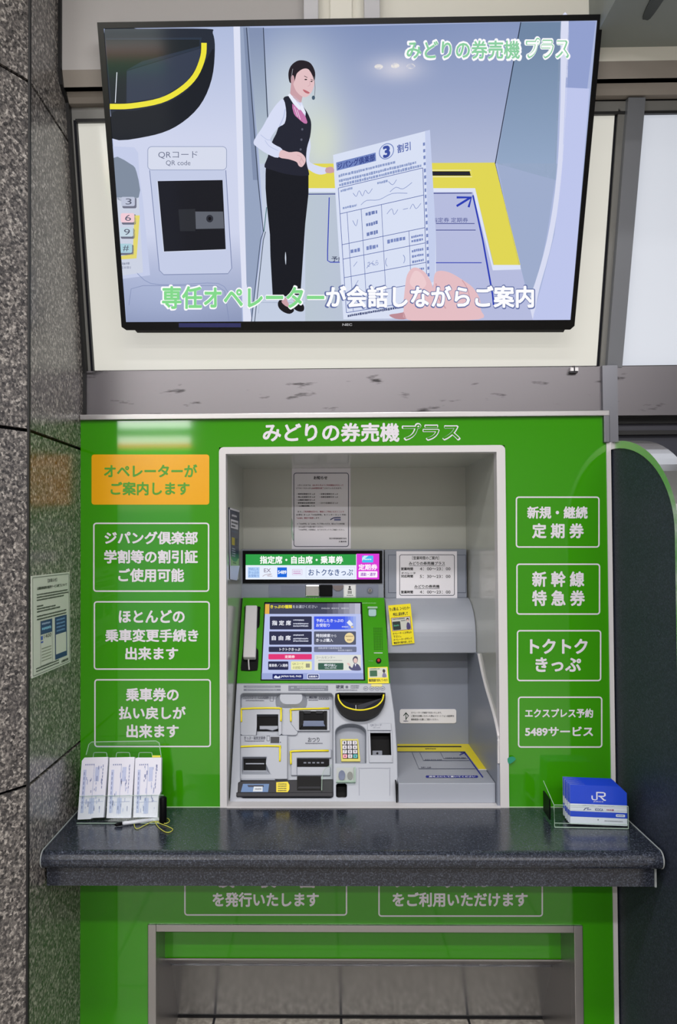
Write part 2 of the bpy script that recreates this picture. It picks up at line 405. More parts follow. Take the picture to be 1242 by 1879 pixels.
mb.build('trim_10', kind='structure')
# the concourse opposite: a lit shop front seen only as a reflection
SX = -2.08
mb = MB().box(-5, 5, -7.3, -7.2, 0, CEIL, mat('concourse_wall', (150, 148, 144), 0.6)); mb.build('wall_opposite', kind='structure')
mb = MB()
for z0, z1, c, k in ((2.86, 3.0, (250, 252, 250), 13), (2.76, 2.86, (20, 150, 60), 4), (2.67, 2.76, (250, 250, 244), 12), (2.62, 2.67, (255, 100, 30), 14), (2.48, 2.62, (10, 190, 80), 7), (2.46, 2.48, (250, 240, 230), 3), (1.85, 2.46, (235, 232, 222), 1.6), (0.3, 1.85, (200, 205, 235), 1.0)):
    mb.box(SX - 0.42, SX + 0.46, -7.2, -7.15, z0, z1, em(c, k))
mb.build('window_3', kind='structure')

# ================================================================== GREEN CLADDING
ZT = zt(600, 767, 0)
nx0, nx1, nz1 = xt(403, 1100, 0), xt(929, 1100, 0), zt(660, 819, 0)
rx0, rx1, rz1 = xt(272, 1780, 0), xt(1069, 1780, 0), zt(660, 1696, 0)
cl = thing('wall_cladding', (0, 0, 0), 'glossy green cladding around the ticket machine, with white lettering', 'wall panel')
mb = MB(); T = 0.03
mb.box(XL, nx0, 0, T, 0.60, ZT, GREEN); mb.box(nx1, XR - 0.006, 0, T, 0.60, ZT, GREEN); mb.box(nx0, nx1, 0, T, nz1, ZT, GREEN)
mb.box(nx0, nx1, 0, T, rz1, ZC - 0.003, GREEN)
mb.box(XL, rx0, 0, T, 0, 0.60, GREEN); mb.box(rx1, XR - 0.006, 0, T, 0, 0.60, GREEN)
mb.box(rx0, nx0, 0, T, rz1, 0.60, GREEN); mb.box(nx1, rx1, 0, T, rz1, 0.60, GREEN)
mb.build('panel', cl)
MB().box(XR - 0.012, XR, -0.004, 0.004, 0, zt(1120, 812, 0), FRAMEW).build('edge_strip', cl)
zt2 = zt(600, 757, -0.01)
mb = MB().box(XL, xt(1119, 770, -0.012), -0.012, 0.03, ZT - 0.002, zt2, STEEL)
mb.box(xt(1108, 780, -0.012), xt(1119, 780, -0.012), -0.012, 0.02, zt(1112, 812, -0.012), ZT, STEELV)
mb.build('top_trim', cl, bevel=0.002)
hd = Ink(FR, 0.0006); hd.text('みどりの券売機', 482, 776, 733, 811, WHITE, 0.03); hd.text('プラス', 737, 776, 845, 809, WHITE, 0.045); hd.text('プラス', 739.5, 778.5, 842.5, 806.5, GREEN, 0.012, L=3)
hd.build('heading_lettering', cl)
GT = mat('green_vinyl', (70, 150, 30), 0.4)
bx = Ink(FR, 0.0006).rect(168, 834, 384, 926, ORANGE, 0, 5).build('notice_box', cl, label='orange box with green lettering')
Ink(FR, 0.001).text('オペレーターが', 191, 852, 362, 876, GT, 0.03).text('ご案内します', 203, 884, 348, 909, GT, 0.03).build('lettering', bx)
for (x0, y0, x1, y1), rows in (
    ((171, 959, 384, 1086), (('ジパング倶楽部', 192, 975, 363, 999), ('学割等の割引証', 191, 1009, 363, 1034), ('ご使用可能', 217, 1043, 338, 1068))),
    ((172, 1103, 385, 1229), (('ほとんどの', 218, 1119, 339, 1143), ('乗車変更手続き', 193, 1154, 364, 1178), ('出来ます', 230, 1187, 327, 1211))),
    ((173, 1246, 387, 1371), (('乗車券の', 231, 1262, 328, 1287), ('払い戻しが', 218, 1296, 341, 1320), ('出来ます', 232, 1329, 328, 1354))),
    ((946, 911, 1100, 1005), (('新規・継続', 967, 929, 1078, 952), ('定 期 券', 976, 960, 1071, 988))),
    ((947, 1034, 1101, 1128), (('新 幹 線', 976, 1048, 1072, 1077), ('特 急 券', 976, 1083, 1073, 1112))),
    ((948, 1156, 1103, 1250), (('トクトク', 972, 1172, 1078, 1200), ('きっぷ', 982, 1206, 1066, 1233))),
    ((950, 1278, 1105, 1372), (('エクスプレス予約', 963, 1300, 1088, 1317), ('5489サービス', 963, 1333, 1088, 1351))),
    ((338, 1585, 637, 1680), (('領　収　書', 392, 1601, 582, 1629), ('を発行いたします', 390, 1637, 585, 1664))),
    ((694, 1585, 996, 1682), (('クレジットカード', 722, 1601, 955, 1629), ('をご利用いただけます', 720, 1637, 968, 1664)))):
    bx = Ink(FR, 0.0006).frame(x0, y0, x1, y1, 2.6, 6, WHITE).build('notice_box', cl)
    k = Ink(FR, 0.0006)
    for t, a, b_, c, d in rows: k.text(t, a, b_, c, d, WHITE, 0.034)
    k.build('lettering', bx)
# foot recess
fx0, fx1, fz1 = xt(287, 1780, 0), xt(1053, 1780, 0), zt(660, 1709, 0)
fr = thing('foot_recess', ((fx0 + fx1) / 2, 0, 0), 'steel lined foot recess at floor level below the worktop', 'recess')
mb = MB(); y0 = -0.006
mb.box(rx0, fx0, y0, 0.03, 0, rz1, STEEL); mb.box(fx1, rx1, y0, 0.03, 0, rz1, STEEL); mb.box(fx0, fx1, y0, 0.03, fz1, rz1, STEEL)
mb.build('trim_frame', fr, bevel=0.0015)
GY = 0.115
zg0 = zt(660, 1759, GY); zl = zt(660, 1773, 0.2)
MB().box(fx0, fx1, GY, GY + 0.01, zg0, fz1 + 0.05, GREEN).build('upper_panel', fr, label='green strip at the top of the recess')
MB().box(fx0 - 0.008, fx0, 0.03, 0.33, 0, fz1, STEEL).box(fx1, fx1 + 0.008, 0.03, 0.33, 0, fz1, STEEL).box(fx0, fx1, 0.03, GY, fz1, fz1 + 0.006, STEEL).build('side_lining', fr)
mb = MB().extr([(GY - 0.004, zg0 - 0.004), (GY - 0.004, zg0 + 0.001), (0.21, zl + 0.004), (0.21, zl)], fx0, fx1, STEEL)
mb.build('lip', fr)
MB().extr([(0.2, zl), (0.316, 0.006), (0.33, 0.006), (0.22, zl + 0.004)], fx0, fx1, brushed('dull_steel', (196, 197, 200), 0.2)).build('back_plate', fr)
MB().box(fx0, fx1, 0.312, 0.33, 0.0, 0.005, SEAL).build('base_seal', fr)

# ================================================================== WORKTOP
wt = thing('worktop', (0, -0.15, ZC), 'long dark speckled stone worktop with rounded front below the ticket machine', 'counter')
YF = -0.31; R = 0.021
pf = [(0.0, ZC)] + [(YF + R - R * math.sin(math.radians(a)), ZC - R + R * math.cos(math.radians(a))) for a in range(0, 181, 15)] + [(0.0, ZC - 2 * R)]
MB().extr(pf, XL + 0.002, XR - 0.004, COUNTER).build('top_slab', wt)
za = zt(640, 1626, -0.275)
MB().box(XL + 0.006, XR - 0.012, -0.275, -0.002, za, ZC - 2 * R, COUNTER).build('apron', wt)
CAULK = mat('pale_caulk', (150, 156, 158), 0.5)
for x in (XL + 0.002, XR - 0.006):
    P = [(x + 0.001, y, z + 0.0008) for y, z in pf[:-1]]
    MB().tube(P, 0.0017, CAULK, 6).build('edge_caulk', wt, label='thin pale line along the end')
MB().box(XR - 0.014, XR - 0.010, -0.279, -0.27, za, ZC - 2 * R, CAULK).build('edge_caulk', wt, label='thin pale line along the end')
for xa, xb in ((XL, nx0), (nx1, XR)):
    MB().tube([(xa, -0.002, ZC + 0.0005), (xb, -0.002, ZC + 0.0005)], 0.0016, mat('pale_green_bead', (170, 200, 160), 0.5), 6).build('rear_bead', wt)

# ================================================================== MACHINE NICHE
ni = thing('machine_niche', ((nx0 + nx1) / 2, 0, ZC), 'white framed niche in the green cladding that holds the ticket machine', 'niche')
ix0, ix1, iz1 = xt(415, 1100, -0.006), xt(914, 1100, -0.006), zt(660, 831, -0.006)
ND = 0.46
mb = MB(); A = [FR.hit(*p) for p in rr(402, 819, 929, 1500, 9)]
out = [(p.x, p.z) for p in A]
def ring_xz(mb, x0, x1, z0, z1, r, jx0, jx1, jz1, y0, y1, m):
    O = [(x0, z0)] + [(x0 + r - r * math.cos(math.radians(a)), z1 - r + r * math.sin(math.radians(a))) for a in range(0, 91, 15)] + [(x1 - r + r * math.sin(math.radians(a)), z1 - r + r * math.cos(math.radians(a))) for a in range(0, 91, 15)] + [(x1, z0)]
    I = [(jx0, z0)] + [(jx0, jz1)] * 7 + [(jx1, jz1)] * 7 + [(jx1, z0)]
    for i in range(len(O) - 1):
        q = [O[i], O[i + 1]] + ([I[i + 1], I[i]] if I[i + 1] != I[i] else [I[i]])
        mb.slab([(x, y0, z) for x, z in q], [(x, y1, z) for x, z in q], m)
ring_xz(mb, nx0, nx1, ZC, nz1, 0.014, ix0, ix1, iz1, -0.006, 0.03, FRAMEW)
mb.build('frame', ni)
mb = MB().box(ix0 - 0.01, ix0, 0.03, ND, ZC, iz1, NICHE); mb.build('side_lining', ni)
mb = MB().box(ix1, ix1 + 0.01, 0.03, ND, ZC, iz1, NICHE); mb.build('side_lining', ni)
MB().box(ix0, ix1, 0.03, ND, iz1, iz1 + 0.01, NICHE).build('top_lining', ni)
MB().box(ix0, ix1, ND, ND + 0.01, ZC, iz1, NICHE).build('back_lining', ni)
MB().box(ix0, ix1, -0.008, ND, ZC - 0.002, ZC + 0.004, FRAMEW).build('sill', ni)

# ================================================================== TICKET MACHINE
MX = pt(575, 1475, 0.03)
tm = thing('ticket_machine', (pt(575, 1475, 0.2).x, 0.2, ZC), 'grey ticket machine with green touchscreen console and lit sign, left half of the niche', 'ticket machine')
GL = slope(0.20, 1255, 0.37, 1097)              # green console face
LP = slope(0.03, 1476, 0.20, 1255)              # lower face
SP = wallplane(0.40)
def quadprism(pl, P, d, m): return MB().prism(pl, P, -d, 0.0, m)
# lower body with real recesses
mb = MB()
A = [LP.hit(434, 1254), LP.hit(716, 1254), LP.hit(724, 1310), LP.hit(729, 1380), LP.hit(731, 1476), LP.hit(421, 1476)]
B = [Vector((p.x, 0.445, p.z)) for p in A]
mb.slab(A, B, MACH)
body = mb.build('body', tm)
cuts = [MB().prism(LP, rr(441, 1272, 611, 1464, 6), -0.03, 0.05, MACH),
        MB().prism(LP, ell(643.5, 1343, 28, 15, 14, 180, 360) + [(671.5, 1400), (616, 1400)], -0.035, 0.05, MACH2),
        MB().prism(LP, rr(617, 1438, 636, 1463, 4), -0.03, 0.05, DARK),
        MB().prism(LP, [(679, 1345), (716, 1345), (718, 1386), (680, 1386)], -0.03, 0.05, DARK),
        MB().prism(LP, [(624, 1276)] + ell(660, 1280, 41, 34, 16, 180, 0)[::1] + [(697, 1276)], -0.03, 0.05, BLACK)]
cut(body, cuts)
md = body.modifiers.new('bevel', 'BEVEL'); md.width = 0.003; md.segments = 2; md.limit_method = 'ANGLE'; md.angle_limit = math.radians(50)
# printed strips under the console
k = Ink(LP)
for q in ((447, 1258, 515, 1262), (447, 1264, 515, 1268), (529, 1258, 602, 1268)): k.rect(*q, MACHD, 0, 0.6)
for q in ((452, 1259, 505, 1261), (452, 1265, 508, 1267), (545, 1259.4, 598, 1262), (550, 1264, 595, 1266.5), (534, 1260, 540, 1264)): k.dashes(*q, ink((150, 156, 170)))
k.text('硬貨', 616, 1257, 631, 1264, ink((60, 64, 84)), 0.03)
for q in ((634, 1257.5, 641, 1263.5), (643, 1257.5, 659, 1260), (643, 1261.3, 659, 1263.5), (617, 1265.5, 656, 1267.5)): k.dashes(*q, ink((90, 94, 112)))
for x in (671, 682, 692, 702): k.mb.add([], [], WHITE); k.line(ell(x, 1263.5, 4.2, 3.6, 13, 0, 360)[:] + [(x + 4.2, 1263.5)], 0.7, ink((90, 94, 120))); k.dashes(x - 2.4, 1262.6, x + 2.4, 1264.6, ink((90, 94, 120)))
k.line(smooth([(659, 1460), (659, 1414), (663, 1410), (711, 1410), (715, 1414), (715, 1460)], 2, False), 0.9, ink((120, 124, 140)))
k.build('print', body)
# card and banknote bay
bay = Plane(LP.o - LP.n * 0.03, LP.u, LP.v)
card = MB()
card.prism(bay, rr(442, 1300, 517, 1352, 5), -0.002, 0.018, MACH); card.slab([bay.hit(*p, -0.001) for p in rr(505, 1272, 564, 1304, 14, 8)], [bay.hit(*p, 0.022) for p in rr(514, 1272, 555, 1296, 12, 8)], MACH)
card.prism(bay, rr(516, 1296, 546, 1350, 5), -0.002, 0.008, MACH)
c = card.build('card_unit', tm)
cut(c, [MB().prism(bay, [(472, 1314), (511, 1314), (511, 1336), (512, 1356), (470, 1356), (472, 1336)], -0.0005, 0.05, MACHD)])
md = c.modifiers.new('bevel', 'BEVEL'); md.width = 0.002; md.segments = 2; md.limit_method = 'ANGLE'
def trim(P, name, parent, pl=bay, off=0.018):
    return MB().tube([pl.hit(x, y, off) for x, y in smooth(P, 3, False)], 0.0029, YEL, 6).build(name, parent, shade=True)
trim([(444, 1328), (444, 1309), (448, 1304), (512, 1303), (516, 1308), (516, 1327)], 'yellow_trim', c, off=0.02)
s_ = MB().prism(bay, [(472, 1315), (511, 1315), (511, 1342), (472, 1342)], 0.0, 0.004, DARK); slot = s_.build('card_slot', c)
MB().prism(bay, [(477, 1334), (510, 1334), (510, 1339), (500, 1342), (490, 1340), (477, 1340)], 0.003, 0.012, MACH2).build('slot_lip', slot)
k = Ink(bay, 0.0008); k.text('クレジットカード・ICOCA定期券', 446, 1276, 493, 1283, ink((80, 84, 100)), 0.02); k.dashes(451, 1284.5, 485, 1287, ink((100, 104, 120))); k.frame(495, 1277, 502, 1287, 0.8, 1, ink((80, 84, 100))); k.build('label', c)
bl = MB().prism(bay, [(534, 1300), (605, 1300), (605, 1343), (544, 1343), (534, 1330)], -0.002, 0.01, MACH).build('banknote_unit', tm, bevel=0.002)
trim([(534, 1326), (534, 1309), (538, 1304), (604, 1302)], 'yellow_trim', bl, off=0.013)
nt_ = MB().prism(bay, [(549, 1307), (600, 1307), (600, 1341), (550, 1341)], 0.0, 0.011, DARK)
nt_.prism(bay, [(549, 1307), (557, 1307), (557, 1330), (549, 1341)], 0.0, 0.015, BLACK).prism(bay, [(594, 1307), (600, 1307), (600, 1341), (594, 1330)], 0.0, 0.015, BLACK)
nt_.prism(bay, [(558, 1307), (570, 1307), (570, 1312), (558, 1312)], 0.0, 0.015, NAVY).prism(bay, [(580, 1307), (592, 1307), (592, 1312), (580, 1312)], 0.0, 0.015, NAVY)
slot = nt_.build('banknote_slot', bl)
MB().prism(bay, [(557, 1325), (595, 1325), (597, 1335), (556, 1335)], 0.01, 0.0145, mat('smoked_blue', (86, 100, 132), 0.15)).build('slot_lip', slot)
k = Ink(bay, 0.0008); k.text('紙幣', 567, 1275, 582, 1282, ink((60, 64, 84)), 0.03); k.dashes(566, 1284, 584, 1286, ink((90, 94, 112)))
for i in range(4):
    for j in range(2): k.frame(585 + i * 4.6, 1275 + j * 5, 589.2 + i * 4.6, 1279.2 + j * 5, 0.8, 0.4, ink((80, 84, 100)))
k.build('label', bl)
# ticket slot and change outlet
tk = MB().prism(bay, [(442, 1352), (528, 1352), (528, 1432), (440, 1432)], -0.002, 0.018, MACH).build('ticket_unit', tm)
cut(tk, [MB().slab([bay.hit(*p, 0.04) for p in ((444, 1390), (492, 1390), (508, 1436), (442, 1436))], [bay.hit(*p, 0.001) for p in ((447, 1393), (488, 1393), (488, 1414), (447, 1414))], MACH)])
md = tk.modifiers.new('bevel', 'BEVEL'); md.width = 0.002; md.segments = 2; md.limit_method = 'ANGLE'
trim([(441, 1400), (441, 1379), (445, 1373), (510, 1372), (514, 1377), (514, 1400)], 'yellow_trim', tk, off=0.02)
MB().prism(bay, [(447, 1393), (488, 1393), (488, 1414), (447, 1414)], 0.0, 0.004, DARK).prism(bay, [(451, 1401), (485, 1401), (485, 1403), (451, 1403)], 0.003, 0.005, MACH2).build('ticket_slot', tk)
MB().slab([bay.hit(446, 1414, 0.0), bay.hit(489, 1414, 0.0), bay.hit(505, 1434, 0.012), bay.hit(444, 1434, 0.012)], [bay.hit(446, 1413.5, 0.003), bay.hit(489, 1413.5, 0.003), bay.hit(506, 1434, 0.0185), bay.hit(443, 1434, 0.0185)], MACH).build('ticket_chute', tk)
k = Ink(bay, 0.0188); k.text('きっぷ・磁気定期券', 449, 1354, 488, 1360.5, ink((80, 84, 100)), 0.02); k.dashes(450, 1361.5, 486, 1364, ink((100, 104, 120))); k.frame(490, 1353, 496, 1363, 0.8, 1, ink((80, 84, 100))); k.rect(497, 1355, 513, 1366.5, ink((34, 34, 44))); k.rect(514, 1364, 516, 1366, ink((70, 74, 90))); k.build('label', tk)
ch = MB().prism(bay, [(534, 1376), (608, 1376), (608, 1392), (545, 1392), (545, 1424), (534, 1424)], -0.002, 0.008, MACH).prism(bay, [(545, 1408), (606, 1408), (606, 1424), (545, 1424)], -0.002, 0.008, MACH).build('change_unit', tm, bevel=0.002)
trim([(534, 1404), (534, 1386), (538, 1380), (603, 1379)], 'yellow_trim', ch, off=0.011)
m_ = MB().prism(bay, [(545, 1393), (604, 1393), (604, 1408), (545, 1408)], 0.0, 0.004, DARK)
for i in range(5): m_.prism(bay, rr(557 + i * 8, 1399, 562 + i * 8, 1401.5), 0.003, 0.0046, MACHD)
m_.build('change_slot', ch)
k = Ink(bay, 0.0008); k.text('おつり', 565, 1353, 586, 1362, ink((50, 54, 70)), 0.02); k.dashes(560, 1363, 592, 1365.5, ink((90, 94, 112))); k.build('label', ch)
# dark tray at the foot of the bay
tr = MB().prism(LP, [(437, 1436), (445, 1433), (611, 1430), (611, 1456), (436, 1456)], -0.02, 0.004, mat('tray_black', (28, 28, 36), 0.45, spec=0.25)).prism(LP, [(434, 1455), (611, 1455), (611, 1463), (434, 1463)], -0.02, 0.01, mat('tray_black', (28, 28, 36), 0.45, spec=0.25)).build('coin_tray', tm, bevel=0.002)
MB().prism(LP, [(545, 1425), (589, 1425), (589, 1451), (545, 1451)], -0.004, 0.0052, BLACK).prism(LP, [(548, 1444), (588, 1444), (588, 1448), (546, 1448)], 0.0, 0.0062, NAVY).build('coin_cup', tr)
k = Ink(LP, 0.0046); k.poly([(446, 1439), (494, 1439), (492, 1454), (442, 1454)], ink((92, 124, 170)))
k.poly([(454, 1441), (484, 1441), (484, 1445), (456, 1445)], ink((36, 44, 70)), 1); k.poly([(466, 1444), (482, 1444), (482, 1453), (464, 1453)], ink((206, 212, 220)), 2); k.dashes(468, 1447, 480, 1450, ink((110, 116, 130)), 3)
k.build('instruction_sticker', tr, label='blue instruction sticker on the tray')
k = Ink(LP, 0.0046); k.poly([(507, 1436), (528, 1435), (531, 1441), (531, 1449), (528, 1454), (507, 1454)], ink((232, 210, 40)))
for i in range(4): k.dashes(510, 1438 + i * 4, 526, 1440.4 + i * 4, ink((60, 56, 20)))
k.build('instruction_sticker', tr, label='yellow sticker on the tray')
mb = MB(); P = [(590, 1452), (591, 1425), (597, 1412), (610, 1404), (611, 1452)]
mb.prism(LP, P, 0.010, 0.0115, CLEAR); mb.slab([LP.hit(590, 1452, 0.0), LP.hit(591, 1425, 0.0), LP.hit(592, 1425, 0.0), LP.hit(591, 1452, 0.0)], [LP.hit(590, 1452, 0.0115), LP.hit(591, 1425, 0.0115), LP.hit(592, 1425, 0.0115), LP.hit(591, 1452, 0.0115)], CLEARE)
mb.tube([LP.hit(x, y, 0.011) for x, y in smooth(P[:4], 3, False)], 0.0008, CLEARE, 5); mb.build('clear_cover', tr)
# coin bowl
cb = MB()
O = [(622, 1272), (702, 1272)] + smooth([(706, 1276), (705, 1293), (694, 1312), (676, 1322), (660, 1324), (643, 1322), (626, 1312), (615, 1293), (615, 1277)], 3, False)
I = [(625, 1277), (698, 1277)] + smooth([(703, 1280), (700, 1290), (690, 1300), (675, 1305), (660, 1306.5), (645, 1305), (630, 1300), (621, 1290), (620, 1280)], 3, False)
n = len(O)
o0 = [LP.hit(*p, 0.0) for p in O]; o1 = [LP.hit(*p, 0.024 if i > 1 else 0.006) for i, p in enumerate(O)]
i1 = [LP.hit(*p, 0.024 if i > 1 else 0.006) for i, p in enumerate(I)]; i0 = [LP.hit(*p, -0.02) for p in I]
cb.add(o0 + o1 + i1 + i0, [(q * n + j, q * n + (j + 1) % n, (q + 1) * n + (j + 1) % n, (q + 1) * n + j) for q in range(3) for j in range(n)], BLACK)
bowl = cb.build('coin_bowl', tm)
MB().tube([LP.hit(x, y, 0.0245) for x, y in smooth([(620, 1279), (622, 1289), (631, 1300), (645, 1305.5), (660, 1307.5), (675, 1305.5), (690, 1300), (700, 1290), (703, 1279)], 4, False)], 0.0024, YEL, 8).build('yellow_trim', bowl, shade=True)
fn = MB()
fn.add([LP.hit(622, 1284, 0.012), LP.hit(650, 1292, -0.012), LP.hit(650, 1304, -0.012), LP.hit(628, 1300, 0.012)], [(0, 1, 2, 3)], mat('bowl_grey', (34, 36, 48), 0.4, spec=0.25))
fn.add([LP.hit(701, 1283, 0.012), LP.hit(656, 1292, -0.012), LP.hit(656, 1304, -0.012), LP.hit(692, 1300, 0.012)], [(0, 1, 2, 3)], mat('bowl_grey', (34, 36, 48), 0.4, spec=0.25))
fn.prism(LP, [(652.4, 1293), (653.3, 1293), (654, 1303), (653, 1303)], -0.014, -0.004, STEELV)
fn.build('coin_funnel', bowl)
# keypad
kp = Plane(LP.o - LP.n * 0.034, LP.u, LP.v)
kd = MB().prism(kp, [(624, 1357), (657, 1357), (661, 1398), (626, 1398)], 0.0, 0.006, mat('keypad_yellow', (206, 196, 90), 0.5)).prism(kp, [(627.5, 1360), (655, 1360), (657, 1393), (628.5, 1393)], 0.0, 0.0068, NAVY).build('keypad', tm)
for r_ in range(4):
    for c_ in range(3):
        ch_ = ('123', '456', '789', '*0#')[r_][c_]
        m = WHITE
        if ch_ == '*': m = mat('key_pink', (244, 160, 180), 0.5)
        if ch_ == '#': m = mat('key_teal', (70, 176, 176), 0.5)
        x = 628 + c_ * 9.4 + r_ * 0.35; y = 1361 + r_ * 8.2
        key = MB().prism(kp, rr(x, y, x + 7.6, y + 6.6, 0.8), 0.006, 0.0095, m).build('key', kd)
        k = Ink(kp, 0.0097)
        if ch_ in '*#': k.poly(ell(x + 3.8, y + 3.3, 1.4, 1.4, 10), ink((60, 40, 60)))
        else: k.text(ch_, x + 2.4, y + 1.2, x + 5.2, y + 5.4, ink((60, 62, 76)), 0.02)
        k.build('digit', key)
# code reader
cr = MB().prism(LP, [(674, 1328), (717, 1328), (718, 1341), (674, 1341)], -0.001, 0.006, MACH).prism(LP, [(675, 1341), (679, 1341), (681, 1398), (677, 1398)], -0.001, 0.004, MACH).prism(LP, [(716, 1341), (719, 1341), (721, 1398), (718, 1398)], -0.001, 0.004, MACH).prism(LP, [(680, 1386), (719, 1386), (721, 1400), (677, 1400)], -0.001, 0.004, MACH).build('code_reader', tm, bevel=0.001)
MB().prism(LP, [(684, 1374), (702, 1374), (702, 1383), (684, 1383)], -0.03, -0.022, MACHD).prism(LP, ell(693, 1379, 2, 2, 12), -0.024, -0.020, DARK).build('lens', cr)
k = Ink(LP, 0.0064); k.text('QRコード', 679, 1329.5, 700, 1334, ink((90, 94, 112)), 0.01); k.text('QR code', 684, 1335.2, 697, 1337.6, ink((110, 114, 130)), 0.0); k.build('label', cr)
# lock under a clear cover
lk = MB().prism(LP, rr(617, 1409, 651, 1436, 2), -0.001, 0.002, mat('lock_plate', (168, 168, 170), 0.3)).build('lock_plate', tm)
MB().prism(LP, ell(627, 1424, 6, 9, 16), 0.0, 0.012, mat('lock_chrome', (150, 156, 190), 0.12, metal=1)).prism(LP, ell(642, 1424, 5, 7, 14), 0.0, 0.008, mat('chrome', (200, 200, 205), 0.1, metal=1)).build('lock', lk)
MB().prism(LP, rr(617, 1409, 652, 1437, 2), 0.014, 0.016, CLEAR).prism(LP, rr(617, 1434, 652, 1437), 0.0, 0.0145, CLEARE).prism(LP, rr(649.5, 1409, 652, 1436), 0.0, 0.0145, CLEARE).build('clear_cover', lk)

# ---- green console
GP = [(445, 1097), (705, 1097), (716, 1254), (434, 1254)]
A = [GL.hit(*p) for p in GP]; B = [Vector((p.x, 0.45, p.z)) for p in A]
con = MB().slab(A, B, mat('console_green', (60, 150, 14), 0.14, coat=0.5)).build('console', tm, bevel=0.002, label='sloping green console')
scn = MB().prism(GL, [(485, 1105), (664, 1105), (670, 1249), (478, 1249)], -0.002, 0.0012, BLACK).build('touchscreen', tm)
k = Ink(GL, 0.0014)
E = em
k.poly([(487, 1107.5), (661, 1107.5), (667, 1247), (480, 1247)], E((186, 196, 238)))
k.poly([(486.6, 1107.5), (600, 1107.5), (600.4, 1127), (485.8, 1127)], E((70, 72, 92)), 1); k.grad([(600, 1107.5), (661, 1107.5), (662, 1127), (600.4, 1127)], (80, 82, 100), (80, 82, 100), 1, 1)
for i in range(6):
    t0, t1 = 600 + i * 10.2, 610.2 + i * 10.2; c = int(86 + i * 20)
    k.poly([(t0, 1107.5), (t1, 1107.5), (t1, 1127), (t0, 1127)], E((c, c, c + 18)), 2)
k.poly([(486.6, 1109), (494.5, 1109), (494, 1127), (485.8, 1127)], E((226, 176, 80)), 3)
WL = E((240, 242, 252)); DK = E((52, 54, 80))
k.text('きっぷの種類', 496, 1110.5, 536, 1117, E((240, 226, 60)), 0.03, 4); k.text('をお選びください', 537, 1111, 582, 1116.5, E((220, 222, 235)), 0.0, 4)
k.text('ENGLISH', 590, 1115.5, 605, 1118, E((210, 212, 225)), 0, 4); k.text('簡体中文', 608, 1115.3, 622, 1118.2, E((215, 216, 228)), 0, 4); k.text('繁體中文', 626, 1115.3, 640, 1118.2, E((220, 221, 230)), 0, 4)
def btn(x0, y0, x1, y1, c, L=2): k.rect(x0, y0, x1, y1, c, L, 1.5)
btn(495, 1131.5, 572, 1155.5, DK); btn(494, 1159, 572, 1183.5, DK); btn(493, 1187, 572, 1197, DK); btn(492.5, 1200.5, 572, 1210.5, E((226, 58, 120))); btn(492, 1214, 529, 1229.5, E((44, 46, 78)))
btn(534, 1214, 572, 1229.5, E((236, 236, 176)))
k.grad([(576, 1131.5), (652, 1131.5), (653, 1155.5), (576, 1155.5)], (50, 80, 232), (84, 104, 236), 1, 2)
for i in range(5): k.rect(628 + i * 5, 1131.5, 633 + i * 5, 1155.5, E((70 + i * 22, 96 + i * 20, 236)), 3)
btn(576, 1159, 653, 1183.5, E((88, 92, 112))); btn(576, 1187, 654, 1197, E((112, 118, 144))); k.rect(577, 1202, 662, 1230.5, E((224, 226, 218)), 2)
k.text('指 定 席', 499, 1139, 534, 1148, WL, 0.025, 4); k.text('自 由 席', 498.5, 1166.5, 533.5, 1175.5, WL, 0.025, 4)
for y in (1137, 1143.5, 1147.8, 1164.5, 1171, 1175.3): k.dashes(538, y, 558 if y in (1137, 1164.5) else 566, y + 2.8, E((200, 204, 222)), 4)
k.text('予約したきっぷの', 580, 1136, 630, 1142.5, WL, 0.015, 4); k.text('お受取り', 580, 1144.5, 605, 1151, WL, 0.015, 4)
k.poly([(636, 1143), (641, 1138), (648, 1146), (643, 1150)], E((230, 234, 244)), 5); k.poly(ell(646, 1151, 2.6, 2.2, 12), E((222, 200, 150)), 6); k.dashes(627, 1149.5, 639, 1152, E((200, 206, 240)), 5)
k.text('時刻検索', 580, 1163.5, 606, 1170, WL, 0.02, 4); k.text('から', 607.5, 1164.5, 617, 1169.5, WL, 0.0, 4); k.text('きっぷ購入', 580, 1172, 611, 1178.5, WL, 0.02, 4)
k.poly(ell(641, 1171, 9, 9.4, 24), E((236, 214, 160)), 5); k.dashes(634, 1167, 648, 1169, E((150, 126, 90)), 6); k.dashes(637, 1173.5, 645, 1176, E((150, 126, 90)), 6)
k.text('トクトクきっぷ', 513, 1189.3, 551, 1194.8, WL, 0.02, 4); k.text('定期券', 522.5, 1202.8, 541, 1208.4, E((255, 226, 236)), 0.03, 4); k.text('乗車券／入場券', 493.5, 1218.5, 528, 1224.5, WL, 0.015, 4)
k.text('QRコード', 536.5, 1216.5, 557, 1221, E((110, 112, 90)), 0.0, 4); k.text('の読取り', 537, 1223, 556, 1228, E((110, 112, 90)), 0.0, 4); k.rect(561, 1218, 568.5, 1225.5, E((150, 150, 130)), 4)
k.text('回数券等で座席指定券', 584, 1188, 627, 1191.4, E((212, 216, 234)), 0.0, 4); k.text('指定席大幅割引', 620, 1192.2, 646, 1195.5, E((212, 216, 234)), 0.0, 4)
k.text('コールセンター', 580, 1204.5, 615, 1209, E((120, 124, 130)), 0.0, 4); k.dashes(584, 1211.5, 628, 1213.4, E((168, 170, 170)), 4); k.rect(583.5, 1217, 630, 1229.5, E((62, 98, 84)), 4, 1.5); k.text('呼び出し', 595, 1218.6, 618, 1223.6, WL, 0.025, 5); k.text('CALL CENTER', 596, 1225, 617, 1227.3, WL, 0.01, 5)
